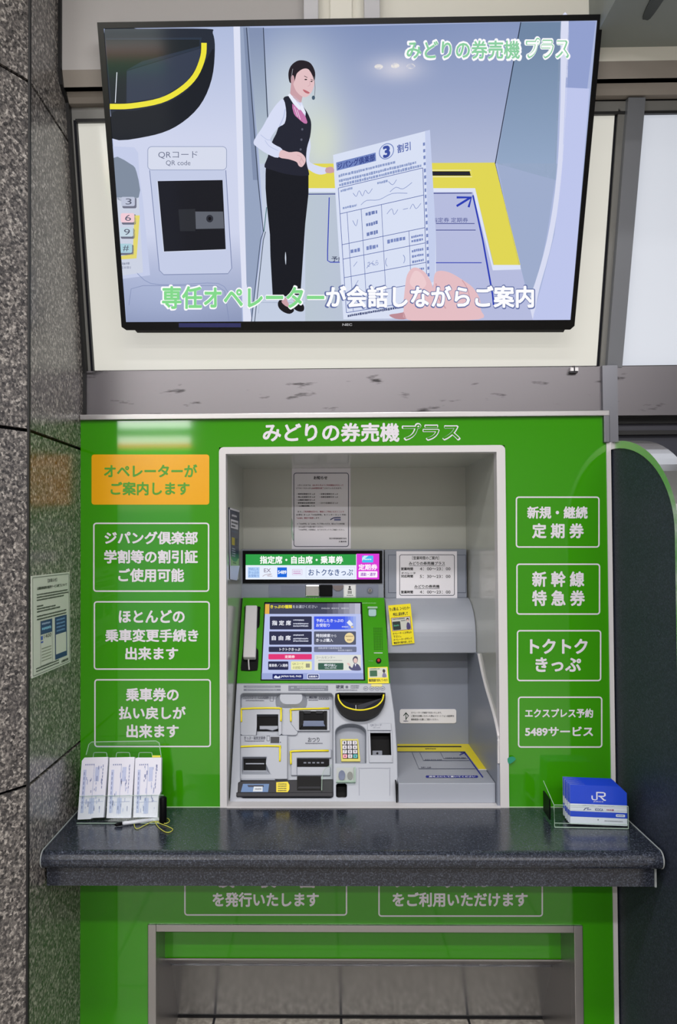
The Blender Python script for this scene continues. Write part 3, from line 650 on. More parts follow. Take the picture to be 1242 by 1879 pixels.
k.poly(smooth([(647, 1209), (651, 1204.5), (655.5, 1206), (656.5, 1211), (655, 1216), (651, 1218), (648, 1215)], 3), E((96, 92, 110)), 5); k.poly(ell(652, 1212.6, 3.6, 4.6, 14), E((226, 196, 190)), 6)
k.poly(smooth([(641, 1222), (646, 1226), (649, 1219), (652, 1218), (657, 1219.5), (661, 1225), (661.6, 1230.5), (646, 1230.5), (640, 1226)], 3), E((92, 92, 124)), 5); k.poly([(650.5, 1218.5), (653.5, 1218.5), (652.2, 1224)], E((236, 238, 246)), 6); k.poly(smooth([(636, 1218), (640, 1217), (643, 1221), (641, 1223)], 2), E((226, 196, 190)), 6)
k.poly([(480.2, 1235.5), (666.5, 1235.5), (667, 1247), (480, 1247)], E((156, 168, 216)), 2)
k.rect(500, 1237.2, 556, 1246.4, E((28, 36, 104)), 3, 1); k.poly(smooth([(502.5, 1244.5), (506, 1239.5), (510, 1243), (513, 1240), (513.5, 1245)], 2), E((220, 226, 246)), 4); k.text('JAPAN RAIL PASS', 515, 1239.6, 553, 1244.4, WL, 0.02, 4)
k.rect(564, 1237, 585.5, 1246.6, E((226, 230, 248)), 3, 1.4); k.rect(565.2, 1238.2, 584.3, 1245.4, E((28, 40, 110)), 4, 1); k.text('自動案内', 567, 1239.8, 582.5, 1244, WL, 0.02, 5)
k.build('picture', scn)
# handset
hs = MB().prism(GL, smooth([(451, 1114), (476, 1114), (477, 1120), (476.5, 1146), (474, 1152), (470, 1158), (469, 1188), (474, 1194), (473, 1226), (468, 1231), (446, 1231), (442, 1226), (446, 1190), (448, 1150), (449, 1118)], 2), -0.002, 0.004, BLACK).build('handset_cradle', tm)
ho = MB().prism(GL, [(452, 1118), (473, 1118), (470, 1213), (447, 1213)], 0.006, 0.028, mat('handset_white', (206, 204, 208), 0.35)).build('handset', tm, bevel=0.004)
MB().tube([GL.hit(x, y, o) for x, y, o in ((457, 1208, 0.012), (456.5, 1216, 0.012), (457, 1224, 0.012), (457.5, 1231, 0.008))], 0.0022, mat('handset_white', (206, 204, 208), 0.35), 8).build('cord', ho)
# right strip of the console
sk = MB()
for i in range(12):
    for j in range(5): sk.mb = sk
rows = Ink(GL, 0.0008)
for i in range(14):
    for j in range(6): rows.poly(ell(686 + j * 2.9 + i * 0.08, 1153 + i * 3.0, 0.75, 0.85, 6), DARK)
rows.dashes(686, 1197.6, 702, 1199, PAPER); rows.dashes(664, 1106, 690, 1107.6, ink((130, 190, 110))); rows.dashes(676, 1212, 685, 1214, ink((90, 150, 70)))
rows.build('speaker_holes', con)
lt = MB().prism(GL, rr(673, 1116, 693, 1134, 4), 0.001, 0.014, CLEAR).prism(GL, rr(674, 1117, 692, 1120, 1), 0.012, 0.0145, CLEARE).build('clear_hook', tm)
MB().prism(GL, rr(676, 1119, 690, 1132, 3), 0.0012, 0.006, mat('hook_grey', (170, 196, 204), 0.25)).build('hook_base', lt)
cbn = MB().prism(GL, ell(694.5, 1213, 5, 5, 16), 0.0, 0.003, BLACK).build('call_button', tm)
MB().prism(GL, ell(694.5, 1213, 2.6, 2.8, 14), 0.003, 0.006, mat('button_red', (168, 22, 34), 0.25)).build('button_cap', cbn)
# ---- upper part: sign display and camera strip
hdp = MB().slab([SP.hit(*p) for p in ((443, 1008), (704, 1008), (704, 1098), (443, 1098))], [SP.hit(*p, -0.05) for p in ((443, 1008), (704, 1008), (704, 1098), (443, 1098))], MACH2).build('header', tm, bevel=0.001)
sg = MB().prism(SP, [(445.5, 1010.5), (701, 1010.5), (701, 1070), (445.5, 1070)], -0.002, 0.006, BLACK).build('sign_display', tm)
k = Ink(SP, 0.0064)
k.rect(451, 1017, 695.5, 1063, E((232, 240, 255), 1.0)); k.rect(451, 1017, 653, 1037, E((48, 158, 72)), 1); k.text('指定席・自由席・乗車券', 477, 1020, 629.5, 1034.5, E((255, 255, 255)), 0.03, 3)
k.rect(455, 1040.5, 476.5, 1060, E((176, 208, 248)), 2)
for i, t in enumerate(('予約した', 'きっぷの', 'お受取り')): k.text(t, 456.5, 1042 + i * 6, 475, 1046.6 + i * 6, E((90, 120, 190)), 0, 4)
k.text('EX', 484.5, 1043, 497, 1050, E((140, 130, 150)), 0.01, 4); k.line(smooth([(482, 1057.5), (488, 1054), (499, 1053), (490, 1056.5), (500, 1057)], 3, False), 1.2, E((190, 180, 190)), 4)
k.rect(509, 1041, 526.5, 1059, E((24, 104, 220)), 3); k.text('5489', 510, 1046.5, 525.5, 1053, E((245, 250, 255)), 0.03, 4)
k.frame(536, 1044.5, 554.5, 1055, 0.7, 1, E((210, 180, 210)), 3); k.dashes(538, 1047, 552, 1049, E((200, 140, 190)), 4); k.dashes(538, 1050.5, 552, 1053, E((200, 140, 190)), 4)
k.frame(561, 1040, 651, 1060.5, 0.6, 0.5, E((206, 214, 230)), 3); k.text('おトクなきっぷ', 566, 1044, 647.5, 1056, E((44, 74, 130)), 0.012, 4)
k.rect(654, 1016, 695.5, 1063, E((220, 60, 214)), 1); k.rect(664, 1019.5, 684.5, 1032, E((70, 190, 240)), 3, 1.2); k.poly([(664, 1024), (668, 1019.5), (676, 1019.5), (664, 1029)], E((200, 236, 250)), 4); k.dashes(668, 1025, 682, 1027.5, E((220, 240, 250)), 5)
k.text('定期券', 657.5, 1035, 692, 1046, E((255, 246, 255)), 0.03, 4); k.rect(657.5, 1048, 692, 1059.5, E((252, 244, 255)), 3, 1.5); k.text('通勤・通学', 661, 1050.5, 689, 1057, E((150, 60, 190)), 0.015, 5)
k.build('picture', sg)
st = MB().prism(SP, rr(493, 1073, 694, 1095.5, 1), -0.002, 0.002, mat('strip_grey', (124, 130, 150), 0.2)).build('camera_strip', tm)
k = Ink(SP, 0.0024)
for i in range(9):
    for j in range(18): k.poly(rr(516 + j * 2.4, 1075 + i * 2.1, 517 + j * 2.4, 1075.9 + i * 2.1), ink((84, 90, 110)))
k.build('speaker_holes', st)
MB().prism(SP, rr(560, 1073, 586, 1094.5, 3), 0.0, 0.007, mat('mirror', (235, 235, 238), 0.06, metal=1)).build('convex_mirror', st, bevel=0.003)
MB().prism(SP, rr(586, 1073, 610, 1094.5, 2), 0.0, 0.005, BLACK).build('camera_window', st)
MB().prism(SP, ell(620, 1074, 10, 10, 18, 0, 180), 0.0, 0.006, mat('sensor_taupe', (120, 110, 112), 0.3)).build('sensor', st)
MB().prism(SP, ell(678.5, 1083, 5.5, 5.5, 18), 0.0, 0.006, MACHD).prism(SP, ell(678.5, 1083, 3.2, 3.4, 14), 0.0, 0.008, mat('chrome', (200, 200, 205), 0.1, metal=1)).prism(SP, rr(678, 1080.6, 679.2, 1085.4), 0.0, 0.0085, DARK).build('lock', st)
k = Ink(SP, 0.0028); k.rect(630, 1072.5, 653, 1096, ink((226, 226, 230))); k.frame(630.5, 1073, 652.5, 1095.5, 0.6, 0.5, ink((150, 150, 160)), 1)
k.poly(ell(641.5, 1077, 2, 2, 12), ink((24, 24, 30)), 2); k.poly(smooth([(638.5, 1082), (639.5, 1079.6), (643.5, 1079.6), (644.7, 1082)], 2), ink((24, 24, 30)), 2)
for x in (638.2, 640.8, 643.4): k.rect(x, 1083.5, x + 1.4, 1089.5, ink((24, 24, 30)), 2)
k.dashes(636, 1091.6, 648, 1093.4, ink((110, 110, 120)), 2); k.build('camera_notice', st, label='small white notice with a black person symbol')

# ================================================================== DOCUMENT READER (right half of the niche)
dr = thing('document_reader', (0.4, 0.3, ZC), 'grey document reader with bulging hood and yellow edged tray, right half of the niche', 'document reader')
RB = wallplane(0.42)
xr0, xr1 = xt(706, 1050, 0.42), 0.478
xr2 = 0.486
up_ = MB().box(xr0, xr1, 0.42, 0.455, zt(780, 1097, 0.42), zt(780, 1008, 0.42), MACH2).build('upper_panel', dr, bevel=0.0015)
k = Ink(RB, 0.0008); k.frame(712, 1018, 855, 1088, 0.8, 0.3, ink((70, 76, 96))); k.build('panel_line', up_)
hp = smooth([(0.42, zt(780, 1097, 0.42)), (0.40, zt(780, 1100, 0.40)), (0.355, zt(780, 1113, 0.355)), (0.318, zt(780, 1134, 0.318)), (0.30, zt(780, 1160, 0.30)), (0.297, zt(780, 1199, 0.297))], 5, False) + [(0.43, zt(780, 1199, 0.297)), (0.43, zt(780, 1097, 0.42))]
MB().extr(hp, xt(709, 1150, 0.33), xr2 - 0.002, MACH).build('hood', dr, bevel=0.004)
bp = MB().box(xr0 - 0.005, xr1 + 0.004, 0.42, 0.455, ZC, zt(780, 1097, 0.42), MACH2).build('back_panel', dr)
MB().box(xr1 + 0.001, xr1 + 0.003, 0.418, 0.42, ZC + 0.05, zt(780, 1199, 0.3), NAVY).build('corner_seam', dr)
# side cheek with a curved front edge
edge = [(0.297, zt(780, 1199, 0.297))]
for px, py in ((877, 1200), (883, 1232), (890, 1262), (898, 1290), (906, 1320), (912, 1350), (915, 1375), (915.5, 1400)):
    Y = (xr2 * F / (px - 592)) - 2.13
    edge.append((max(Y, 0.0), zt(px, py, max(Y, 0.0))))
edge[0] = (edge[1][0], edge[0][1])
ck = MB().extr([(0.455, edge[0][1])] + edge[1:] + [(0.0, ZC + 0.004), (0.455, ZC + 0.004)], xr2 - 0.008, xr2, MACH2).build('side_cheek', dr)
MB().tube([(xr2 - 0.004, y - 0.001, z) for y, z in smooth(edge[1:], 3, False)], 0.004, FRAMEW, 6).build('edge_highlight', ck)  # white tube paints in the highlight along the cheek's front edge
# tray
ztr = zt(800, 1437, 0.02)
tx0, tx1 = xt(731, 1437, 0.02), xr2 - 0.009
ty = MB().box(tx0, tx1, 0.02, 0.42, ZC + 0.004, ztr, MACH).build('tray', dr, bevel=0.002)
MB().box(tx0 - 0.006, tx0 - 0.003, 0.022, 0.1, ZC + 0.004, ztr - 0.004, DARK).build('side_gap', dr)
TP = Plane((0, 0, ztr), (1, 0, 0), (0, 1, 0)); 
k = Ink(TP, 0.0008)
YP = mat('tray_yellow', (240, 222, 30), 0.4)
k.poly([(729, 1365.5), (860, 1365.5), (896, 1412), (878, 1412), (853, 1379), (729, 1379)], YP); k.poly([(729, 1369.3), (846, 1369.3), (847, 1371.6), (729, 1371.6)], ink((26, 26, 34)), 1); k.dashes(780, 1373.4, 800, 1375.6, ink((70, 66, 30)), 1)
k.poly([(877, 1412), (897, 1412), (898, 1414), (878, 1414)], ink((228, 228, 232)), 1)
BLU = ink((30, 40, 140)); G2 = ink((70, 76, 100))
k.line([(852, 1380.5), (886, 1427)], 2.2, BLU); k.line([(729, 1380), (853, 1380)], 1.0, G2)
k.line([(845, 1381.5), (853, 1381.5), (853.5, 1386)], 1.6, BLU, 1); k.line([(843, 1386), (853, 1381.5)], 1.6, BLU, 1)
k.line([(756, 1381), (768.5, 1411), (872, 1411)], 0.9, G2); k.line([(770, 1381.5), (777, 1396), (861, 1396)], 0.8, G2); k.line([(808, 1381), (814, 1392.5), (858, 1392.5)], 0.8, G2)
k.text('予約した券', 772, 1407.4, 791, 1410.2, G2, 0.01); k.text('乗車券 指定券 定期券', 779, 1393.6, 811, 1395.6, G2, 0.01); k.text('自由席券 指定席券 回数券', 817, 1390, 855, 1392, G2, 0.01)
k.rect(781, 1423.4, 877, 1427.6, BLU, 0, 2); k.text('面を上にして置いてください', 787, 1424.1, 872, 1427, ink((225, 228, 240)), 0.03)
k.build('tray_markings', ty, label='yellow edging and blue guide lines on the tray')
pl_ = MB().prism(RB, rr(733, 1301, 837, 1327, 4), 0.0, 0.003, mat('plate_white', (236, 234, 238), 0.3)).build('notice_plate', dr, bevel=0.001)
k = Ink(RB, 0.0034); IK = ink((40, 44, 48)); GK = ink((20, 60, 40))
k.line([(740, 1313), (744.5, 1307), (749.5, 1313), (744.5, 1319)], 1.3, GK); k.line([(744.5, 1321), (744.5, 1308.5)], 1.4, GK); k.line([(740.5, 1312.5), (744.5, 1308), (748.5, 1312.5)], 1.4, GK)
k.text('オペレーターが画面で対応いたします。', 754, 1305.5, 810, 1309, IK, 0.01); k.text('ご提示を依頼いただいた際はスマートフォン画面等を', 754, 1311.5, 833, 1315.3, IK, 0.01); k.text('撮像範囲の位置にご提示ください。', 754, 1317.8, 804, 1321.6, IK, 0.01); k.dashes(740, 1321.8, 749, 1323.6, G2)
k.build('plate_lettering', pl_)

# ================================================================== PAPERS AND STICKERS
def sheet(name, pl, P, m, label, cat, th=0.0008, off=0.0006, group=None):
    return MB().prism(pl, P, off - 0.0004, off + th, m).build(name, label=label, cat=cat, group=group)
NB = wallplane(ND)
pn = sheet('notice_sheet', NB, [(535.5, 859.5), (643, 859), (643.5, 1007), (535.5, 1007.5)], PAPER, 'white notice sheet with a rounded border, taped high on the back of the niche', 'notice')
k = Ink(NB, 0.0018); IK = ink((44, 42, 54)); RD = ink((160, 60, 90))
k.frame(538.5, 867.5, 640, 1003.5, 1.3, 5, ink((50, 54, 84)))
k.text('お知らせ', 575.5, 873.5, 600.5, 880, IK, 0.035)
k.text('２月２５日までは、', 546, 889, 571, 892, IK, 0.01); k.text('2021年６月よりご利用開始分をもって', 573, 888.8, 630, 892, RD, 0.015)
k.text('以下のおトクなきっぷの', 543.5, 894.5, 570, 897.3, IK, 0.01); k.text('e5489発売を終了', 571, 894.3, 594, 897.5, RD, 0.02); k.text('させていただきます。', 595, 894.5, 627, 897.4, IK, 0.01)
for y, a, b_ in ((905, '・阪神往復割引きっぷ', '・近鉄往復割引きっぷ'), (910.5, '・岡山往復割引きっぷ', '・北陸往復割引きっぷ'), (916, '・山陽線往復割引きっぷ', ''), (921.5, '・新幹線自由席回数券', '・ひかり往復割引きっぷ'), (927, '・山陽回数パス', '')):
    k.text(a, 544.5, y, 578, y + 3, IK, 0.025)
    if b_: k.text(b_, 586, y, 620, y + 3, IK, 0.02)
k.text('また、', 546, 937.5, 555, 940.5, IK, 0.01); k.text('ご利用開始日から、事前にご予約いただくことで', 556, 937.3, 631, 940.6, RD, 0.015)
k.text('お得な きっぷ「WEB早特」をインターネット予約', 543.5, 943, 634.5, 946.3, IK, 0.015); k.text('「e5489」限定で発売', 544.5, 949, 575, 952.3, RD, 0.02); k.text('します。', 576, 949, 587, 952, IK, 0.01)
k.line(smooth([(606, 954), (613, 950), (625, 949.5)], 4, False), 1.8, ink((40, 50, 110))); k.rect(613, 951.5, 625, 955.5, ink((120, 124, 170)))
k.text('※「WEB早特」は「e5489」でご予約いただき、駅みどりの券売機', 545, 959.5, 632, 962.8, IK, 0.01); k.text('または窓口でお受け取りください。', 548, 965.2, 593, 968.3, IK, 0.01); k.text('「WEB早特」の詳細は、おでかけネットでご確認ください。', 548, 970.5, 632, 973.6, IK, 0.01)
k.text('西日本旅客鉄道株式会社', 604, 986.5, 636, 989.6, IK, 0.02); k.text('広島支社', 621.5, 992.2, 636, 995.2, IK, 0.03)
k.build('print', pn)
MB().prism(NB, smooth([(535, 950), (537.5, 960), (536.5, 972), (539, 983), (538, 993), (535.5, 985), (534, 970)], 2), 0.001, 0.0022, CLEARE).build('tape', pn)
ph = sheet('hours_sheet', RB, [(727, 1011.5), (838, 1011.5), (838.5, 1097), (727, 1097.5)], mat('paper_bright', (232, 230, 238), 0.6), 'white sheet of opening hours taped above the hood of the document reader', 'notice', off=0.002)
k = Ink(RB, 0.0032); k.frame(732.5, 1017.5, 834, 1093, 1.1, 4, ink((60, 62, 78)))
for t, a, b_, c, d, w_ in (('［営業時間のご案内］', 756, 1020.5, 805, 1027, 0.015), ('みどりの券売機プラス', 750, 1030.5, 816, 1037, 0.02), ('営業時間', 735.5, 1041, 757.5, 1046.5, 0.03), ('オペレータ', 736, 1049.5, 762, 1053.5, 0.02), ('対応時間', 735.5, 1054.5, 757.5, 1060, 0.03), ('みどりの券売機', 760, 1073, 806, 1079, 0.02), ('営業時間', 735.5, 1083.5, 757.5, 1089, 0.03)):
    k.text(t, a, b_, c, d, ink((30, 30, 36)), w_)
for t, y in (('4：00〜23：00', 1041), ('5：30〜23：00', 1055), ('4：00〜23：00', 1083.5)): k.text(t, 770, y, 826, y + 5.4, ink((40, 40, 48)), 0.01)
k.line([(750, 1038.2), (816, 1038.2)], 0.6, ink((40, 40, 48))); k.line([(760, 1080.2), (806, 1080.2)], 0.6, ink((40, 40, 48)))
k.build('print', ph)
# yellow stickers; page maps through its four corners
HDP = slope(0.30, 1160, 0.36, 1111, 740)
Q = [(712, 1111), (753, 1107.5), (760.5, 1180), (719.5, 1184)]
HP2 = wallplane(0.292)
ys = MB().slab([HP2.hit(*p, 0.0) for p in Q], [HP2.hit(*p, 0.0012) for p in Q], YEL).build('hood_sticker', label='yellow paper note stuck askew on the hood of the document reader', cat='sticker')
k = Ink(HP2, 0.0014, Q, (100, 178)); BK = ink((40, 36, 20))
k.text('きっぷ購入は、コールセンター', 5, 10, 95, 26, BK, 0.03); k.text('呼出し釦を押して', 18, 34, 84, 50, BK, 0.03)
k.rect(7, 56, 93, 116, ink((150, 60, 50))); k.rect(9, 58, 91, 114, ink((196, 198, 190)), 1); k.rect(11, 74, 46, 112, ink((30, 44, 44)), 2, 3); k.dashes(16, 88, 40, 96, ink((70, 150, 120)), 3); k.dashes(14, 60, 68, 66, ink((80, 90, 90)), 2); k.dashes(50, 70, 72, 75, ink((80, 90, 90)), 2)
k.poly(ell(80, 70, 6, 8, 12), ink((40, 34, 40)), 2); k.poly(ell(80, 73, 4, 5, 12), ink((220, 180, 170)), 3); k.poly(smooth([(72, 112), (74, 88), (80, 82), (88, 90), (89, 112)], 2), ink((70, 60, 110)), 2)
for i, t in enumerate(('オペレーターにお申込み', '下さい。', 'オペレーターが代って', '電話受付案内致します。')): k.text(t, 8, 122 + i * 14, 92 if i != 1 else 44, 132 + i * 14, BK, 0.02)
k.build('print', ys)
Q = [(674.5, 1225), (711, 1224), (713.5, 1254), (675, 1254.5)]
yc = MB().slab([GL.hit(*p, 0.0005) for p in Q], [GL.hit(*p, 0.0017) for p in Q], YEL).build('console_sticker', label='yellow note with a green picture, at the lower right corner of the green console', cat='sticker')
k = Ink(GL, 0.002, Q, (100, 80)); k.rect(5, 4, 95, 52, ink((206, 210, 196))); k.rect(10, 16, 46, 46, ink((40, 96, 66)), 1, 3); k.dashes(10, 6, 60, 12, ink((90, 110, 90)), 1); k.poly(ell(80, 20, 7, 9, 12), ink((50, 44, 54)), 1); k.poly(smooth([(70, 50), (74, 32), (80, 28), (88, 34), (90, 50)], 2), ink((120, 116, 150)), 1); k.rect(52, 20, 68, 26, WHITE, 1); k.text('電話受話器で応対していただく', 4, 58, 96, 72, BK, 0.03); k.build('print', yc)
sheet('small_sticker', LP, [(681, 1255.5), (701, 1255.5), (701, 1260), (681, 1260)], mat('sticker_cream', (228, 218, 130), 0.6), 'narrow cream sticker just below the yellow note on the console', 'sticker')
# leaflet and stickers on the left lining of the niche
NL = Plane((ix0, 0, 0), (0, -1, 0), (0, 0, 1)); NL.n = Vector((1, 0, 0))
Q = [(419, 931), (438.5, 937), (437, 1042), (420.5, 1038)]
po = MB().slab([NL.hit(*p, 0.0004) for p in Q], [NL.hit(*p, 0.0016) for p in Q], mat('leaflet_navy', (28, 44, 84), 0.35)).build('side_poster', label='narrow navy and green poster on the left wall of the niche', cat='poster')
k = Ink(NL, 0.0018, Q, (100, 100)); k.rect(0, 0, 100, 3, PAPER); k.rect(0, 0, 8, 100, PAPER); k.rect(16, 19, 88, 34, PAPER); k.dashes(26, 10, 74, 14, PAPER, 1); k.dashes(22, 22, 84, 26, ink((90, 96, 100)), 1); k.dashes(22, 28, 60, 32, ink((70, 76, 84)), 1); k.dashes(20, 38, 84, 41, ink((110, 124, 150)), 1)
k.rect(24, 50, 54, 63, ink((196, 180, 40)), 1); k.rect(54, 50, 80, 63, ink((70, 78, 84)), 1)
for y in (68, 72, 76, 80): k.dashes(24, y, 60, y + 2.4, ink((170, 180, 200)), 1)
k.rect(10, 84, 100, 100, ink((150, 196, 130)), 1); k.poly(ell(52, 84, 36, 7, 14, 0, 180), ink((40, 140, 90)), 2); k.dashes(34, 92, 70, 95, ink((60, 120, 60)), 2); k.build('print', po)
Q = [(420.5, 1038), (438, 1038), (433, 1065), (421, 1063)]
MB().slab([NL.hit(*p, 0.0022) for p in Q], [NL.hit(*p, 0.003) for p in Q], mat('leaflet_pale_blue', (200, 210, 240), 0.4)).build('blue_leaflet', label='pale blue leaflet hanging under the navy poster in the niche', cat='leaflet')
# poster on the granite wall
WL_ = Plane((XL, 0, 0), (0, -1, 0), (0, 0, 1)); WL_.n = Vector((1, 0, 0))
Q = [(56, 1057), (126, 1049.5), (127.5, 1215), (57, 1245)]
pw = MB().slab([WL_.hit(*p, 0.0005) for p in Q], [WL_.hit(*p, 0.0025) for p in Q], mat('poster_paper', (206, 212, 202), 0.5)).build('wall_notice', label='pale printed notice with two blue panels taped to the granite wall', cat='notice')
k = Ink(WL_, 0.003, Q, (100, 130)); DKG = ink((60, 66, 62)); NV = ink((28, 58, 110))
k.frame(2, 2, 98, 128, 0.8, 2, ink((110, 116, 110)))
k.text('【お知らせ】', 42, 6, 66, 11, DKG, 0.02); k.text('山陽新幹線車内販売サービス終了について', 14, 15, 92, 19, DKG, 0.03)
for i, (y, x1) in enumerate(((24, 94), (27.5, 96), (31, 84), (39, 30), (42.5, 62), (46, 74), (52, 90), (56, 90))): k.dashes(13, y, x1, y + 2.2, DKG, 1, i)
k.rect(22, 60, 53, 78, NV); k.dashes(26, 63, 48, 66, ink((150, 170, 200)), 1); k.dashes(26, 69, 50, 73, ink((130, 190, 220)), 1); k.frame(22, 60, 53, 119, 0.6, 0.3, ink((140, 146, 140)), 1); k.text('1400', 31, 79, 50, 84, DKG, 0.0); k.rect(23, 80, 28, 85, ink((60, 90, 180)), 1); k.rect(23, 87, 29, 89, ink((60, 90, 180)), 1)
for y in (96, 100, 104, 108, 112): k.dashes(25, y, 50, y + 1.4, ink((130, 136, 120)), 1)
k.rect(60, 60, 91, 118, NV)
for y in (63, 68, 73, 78): k.dashes(64, y, 86, y + 2.6, ink((110, 150, 200)), 1)
k.rect(62, 84, 89, 111, ink((206, 212, 202)), 1)
for y in (120, 123.5): k.dashes(10, y - 1, 70, y + 0.8, DKG, 1)
k.text('山陽線営業', 76, 122, 94, 125.4, DKG, 0.03); k.build('print', pw)
# teal adhesive tape on the frame edge
MB().prism(FR, smooth([(930, 1391), (934, 1388), (940, 1387), (945, 1391), (942, 1395), (938, 1398), (932, 1400)], 2), 0.0066, 0.0078, mat('teal_tape', (30, 140, 110), 0.6)).build('tape_scrap', label='small scrap of teal tape on the right edge of the white frame', cat='tape')
# small clamp on the steel band
cp = pt(1050, 678, 0.03)
MB().box(cp.x - 0.011, cp.x - 0.002, 0.012, 0.03, cp.z - 0.008, cp.z + 0.002, STEEL).box(cp.x + 0.002, cp.x + 0.011, 0.012, 0.03, cp.z - 0.008, cp.z + 0.002, STEEL).box(cp.x - 0.011, cp.x + 0.011, 0.016, 0.03, cp.z - 0.012, cp.z - 0.007, mat('clamp_dark', (60, 60, 64), 0.4, metal=0.8)).box(cp.x - 0.002, cp.x + 0.002, 0.014, 0.026, cp.z - 0.009, cp.z + 0.007, mat('clamp_dark', (60, 60, 64), 0.4, metal=0.8)).build('window_clamp', label='small steel clamp at the lower right edge of the lit window', cat='clamp')

# ================================================================== THINGS ON THE WORKTOP
# clear stand with three pads of forms
hl = thing('form_stand', (-0.53, -0.09, ZC), 'clear acrylic stand holding three pads of forms, left end of the worktop', 'stand')
FS = Plane(pt(220, 1502, -0.112), (1, 0, 0), (0, 0.34, 1.0))        # leaning front plane of the pads
BS = Plane(FS.o - FS.n * 0.02, FS.u, FS.v)
back = smooth([(164, 1362), (288, 1359), (292, 1361), (294, 1366)], 2, False)
MB().prism(BS, [(146, 1497), (158, 1385), (163, 1366), (168, 1361.5), (286, 1359.5), (292, 1363), (296, 1390), (300, 1495)], -0.002, 0.0, CLEAR).tube([BS.hit(x, y, 0.0) for x, y in ((158, 1385), (163, 1366), (168, 1361.5), (286, 1359.5), (292, 1363), (296, 1390))], 0.0011, CLEARE, 5).build('back_plate', hl)
for a in (172, 214, 255): MB().tube([BS.hit(x, y, 0.001) for x, y in smooth([(a - 1, 1392), (a, 1383), (a + 3, 1381), (a + 21, 1381), (a + 24, 1383), (a + 25, 1392)], 2, False)], 0.0008, CLEARE, 5).build('divider', hl)
FL = Plane(FS.o + FS.n * 0.004, FS.u, FS.v)
MB().prism(FL, [(146, 1461), (300, 1459), (301, 1506), (142, 1509)], 0.0, 0.002, CLEAR).tube([FL.hit(x, y, 0.002) for x, y in ((146, 1461), (300, 1459), (301, 1505))], 0.0007, CLEARE, 5).build('front_lip', hl)
q0, q1 = FL.hit(142, 1509), FL.hit(301, 1506)
MB().box(q0.x, q1.x, q0.y - 0.006, q0.y + 0.04, ZC + 0.0004, ZC + 0.0024, CLEAR).tube([(q0.x, q0.y - 0.006, ZC + 0.002), (q1.x, q0.y - 0.006, ZC + 0.002)], 0.001, CLEARE, 5).build('base', hl)
PB = mat('form_paper', (214, 214, 228), 0.65)
FI = [ink((150, 160, 200)), ink((176, 184, 216)), ink((120, 128, 170))]
pads = (([(150, 1396), (155, 1390), (198, 1389), (198, 1396), (190, 1500), (168, 1501), (166, 1503), (142, 1504)], (151, 197, 143, 189), 'leftmost pad of printed forms in the clear stand, beside the granite wall'),
        ([(201, 1390), (246, 1389), (247, 1391), (240, 1501), (195, 1501)], (202, 245, 196, 238), 'middle pad of printed forms in the clear stand, between two other pads'),
        ([(248, 1392), (252, 1390), (296, 1390), (295, 1452), (291, 1462), (289, 1500), (244, 1500)], (250, 294, 246, 288), 'rightmost pad of printed forms in the clear stand, next to the black pen holder'))
for j, (P, (a0, a1, b0, b1), lab) in enumerate(pads):
    pad = MB().prism(FS, P, -0.016, -0.0005, PB).build('form_pad', label=lab, cat='form pad', group='pads of forms in the clear stand')
    k = Ink(FS, 0.0002, [(a0, 1395), (a1, 1394), (b1, 1498), (b0, 1501)], (100, 240))
    rnd = random.Random(j)
    k.rect(8, 40, 20, 220, FI[1]); k.rect(55, 30, 72, 90, FI[1]); k.rect(40, 160, 60, 225, FI[1]); k.line([(50, 20), (50, 230)], 1.6, FI[0], 1); k.line([(4, 150), (96, 150)], 1.6, FI[0], 1); k.line([(4, 176), (96, 176)], 1.4, FI[0], 1)
    for i in range(26):
        x = rnd.uniform(20, 88); y = rnd.uniform(20, 210); k.rect(x, y, x + rnd.uniform(2, 4), y + rnd.uniform(6, 22), FI[rnd.randrange(3)], 2)
    for i in range(7): k.rect(84, 20 + i * 15, 87, 31 + i * 15, FI[2], 2)
    for i in range(5): k.rect(14 + i * 8, 16, 18 + i * 8, 22, FI[2], 2)
    for i in range(8): k.rect(11, 50 + i * 20, 14, 62 + i * 20, FI[2], 2)
    k.build('print', pad)
MB().prism(FS, [(279, 1386), (294, 1386), (294, 1389.5), (279, 1389.5)], -0.012, -0.002, mat('tab_yellow', (210, 206, 60), 0.6)).build('index_tab', label='small yellow tab above the rightmost form pad', cat='tab')
pc = pt(299, 1503, -0.118)
MB().tube([(pc.x, pc.y, ZC + 0.0005), (pc.x, pc.y, ZC + 0.004), (pc.x - 0.001, pc.y + 0.006, ZC + 0.062), (pc.x - 0.001, pc.y + 0.006, ZC + 0.066)], [0.0088, 0.0098, 0.0098, 0.008], BLACK, 14).build('pen_holder', shade=True, label='upright black pen holder at the right side of the form stand', cat='pen holder')
pe = thing('pen', pt(250, 1508, -0.135), 'clear ballpoint pen lying in front of the form stand, tied to a yellow cord', 'pen')
ZP = ZC + 0.006
WT = Plane((0, 0, ZP), (1, 0, 0), (0, 1, 0))
a, b_ = WT.hit(224, 1511), WT.hit(293, 1503)
MB().tube([a, a + (b_ - a) * 0.05, b_], [0.003, 0.0052, 0.0048], mat('pen_clear', (196, 200, 210), 0.15, coat=0.5), 10).build('barrel', pe, shade=True)
t0 = WT.hit(210, 1513); t0.z = ZC + 0.0045
MB().tube([t0, t0 + (a - t0) * 0.25, a], [0.002, 0.0042, 0.0045], BLACK, 10).build('grip', pe, shade=True, label='black grip')
WT2 = Plane((0, 0, ZC + 0.002), (1, 0, 0), (0, 1, 0))
mb = MB()
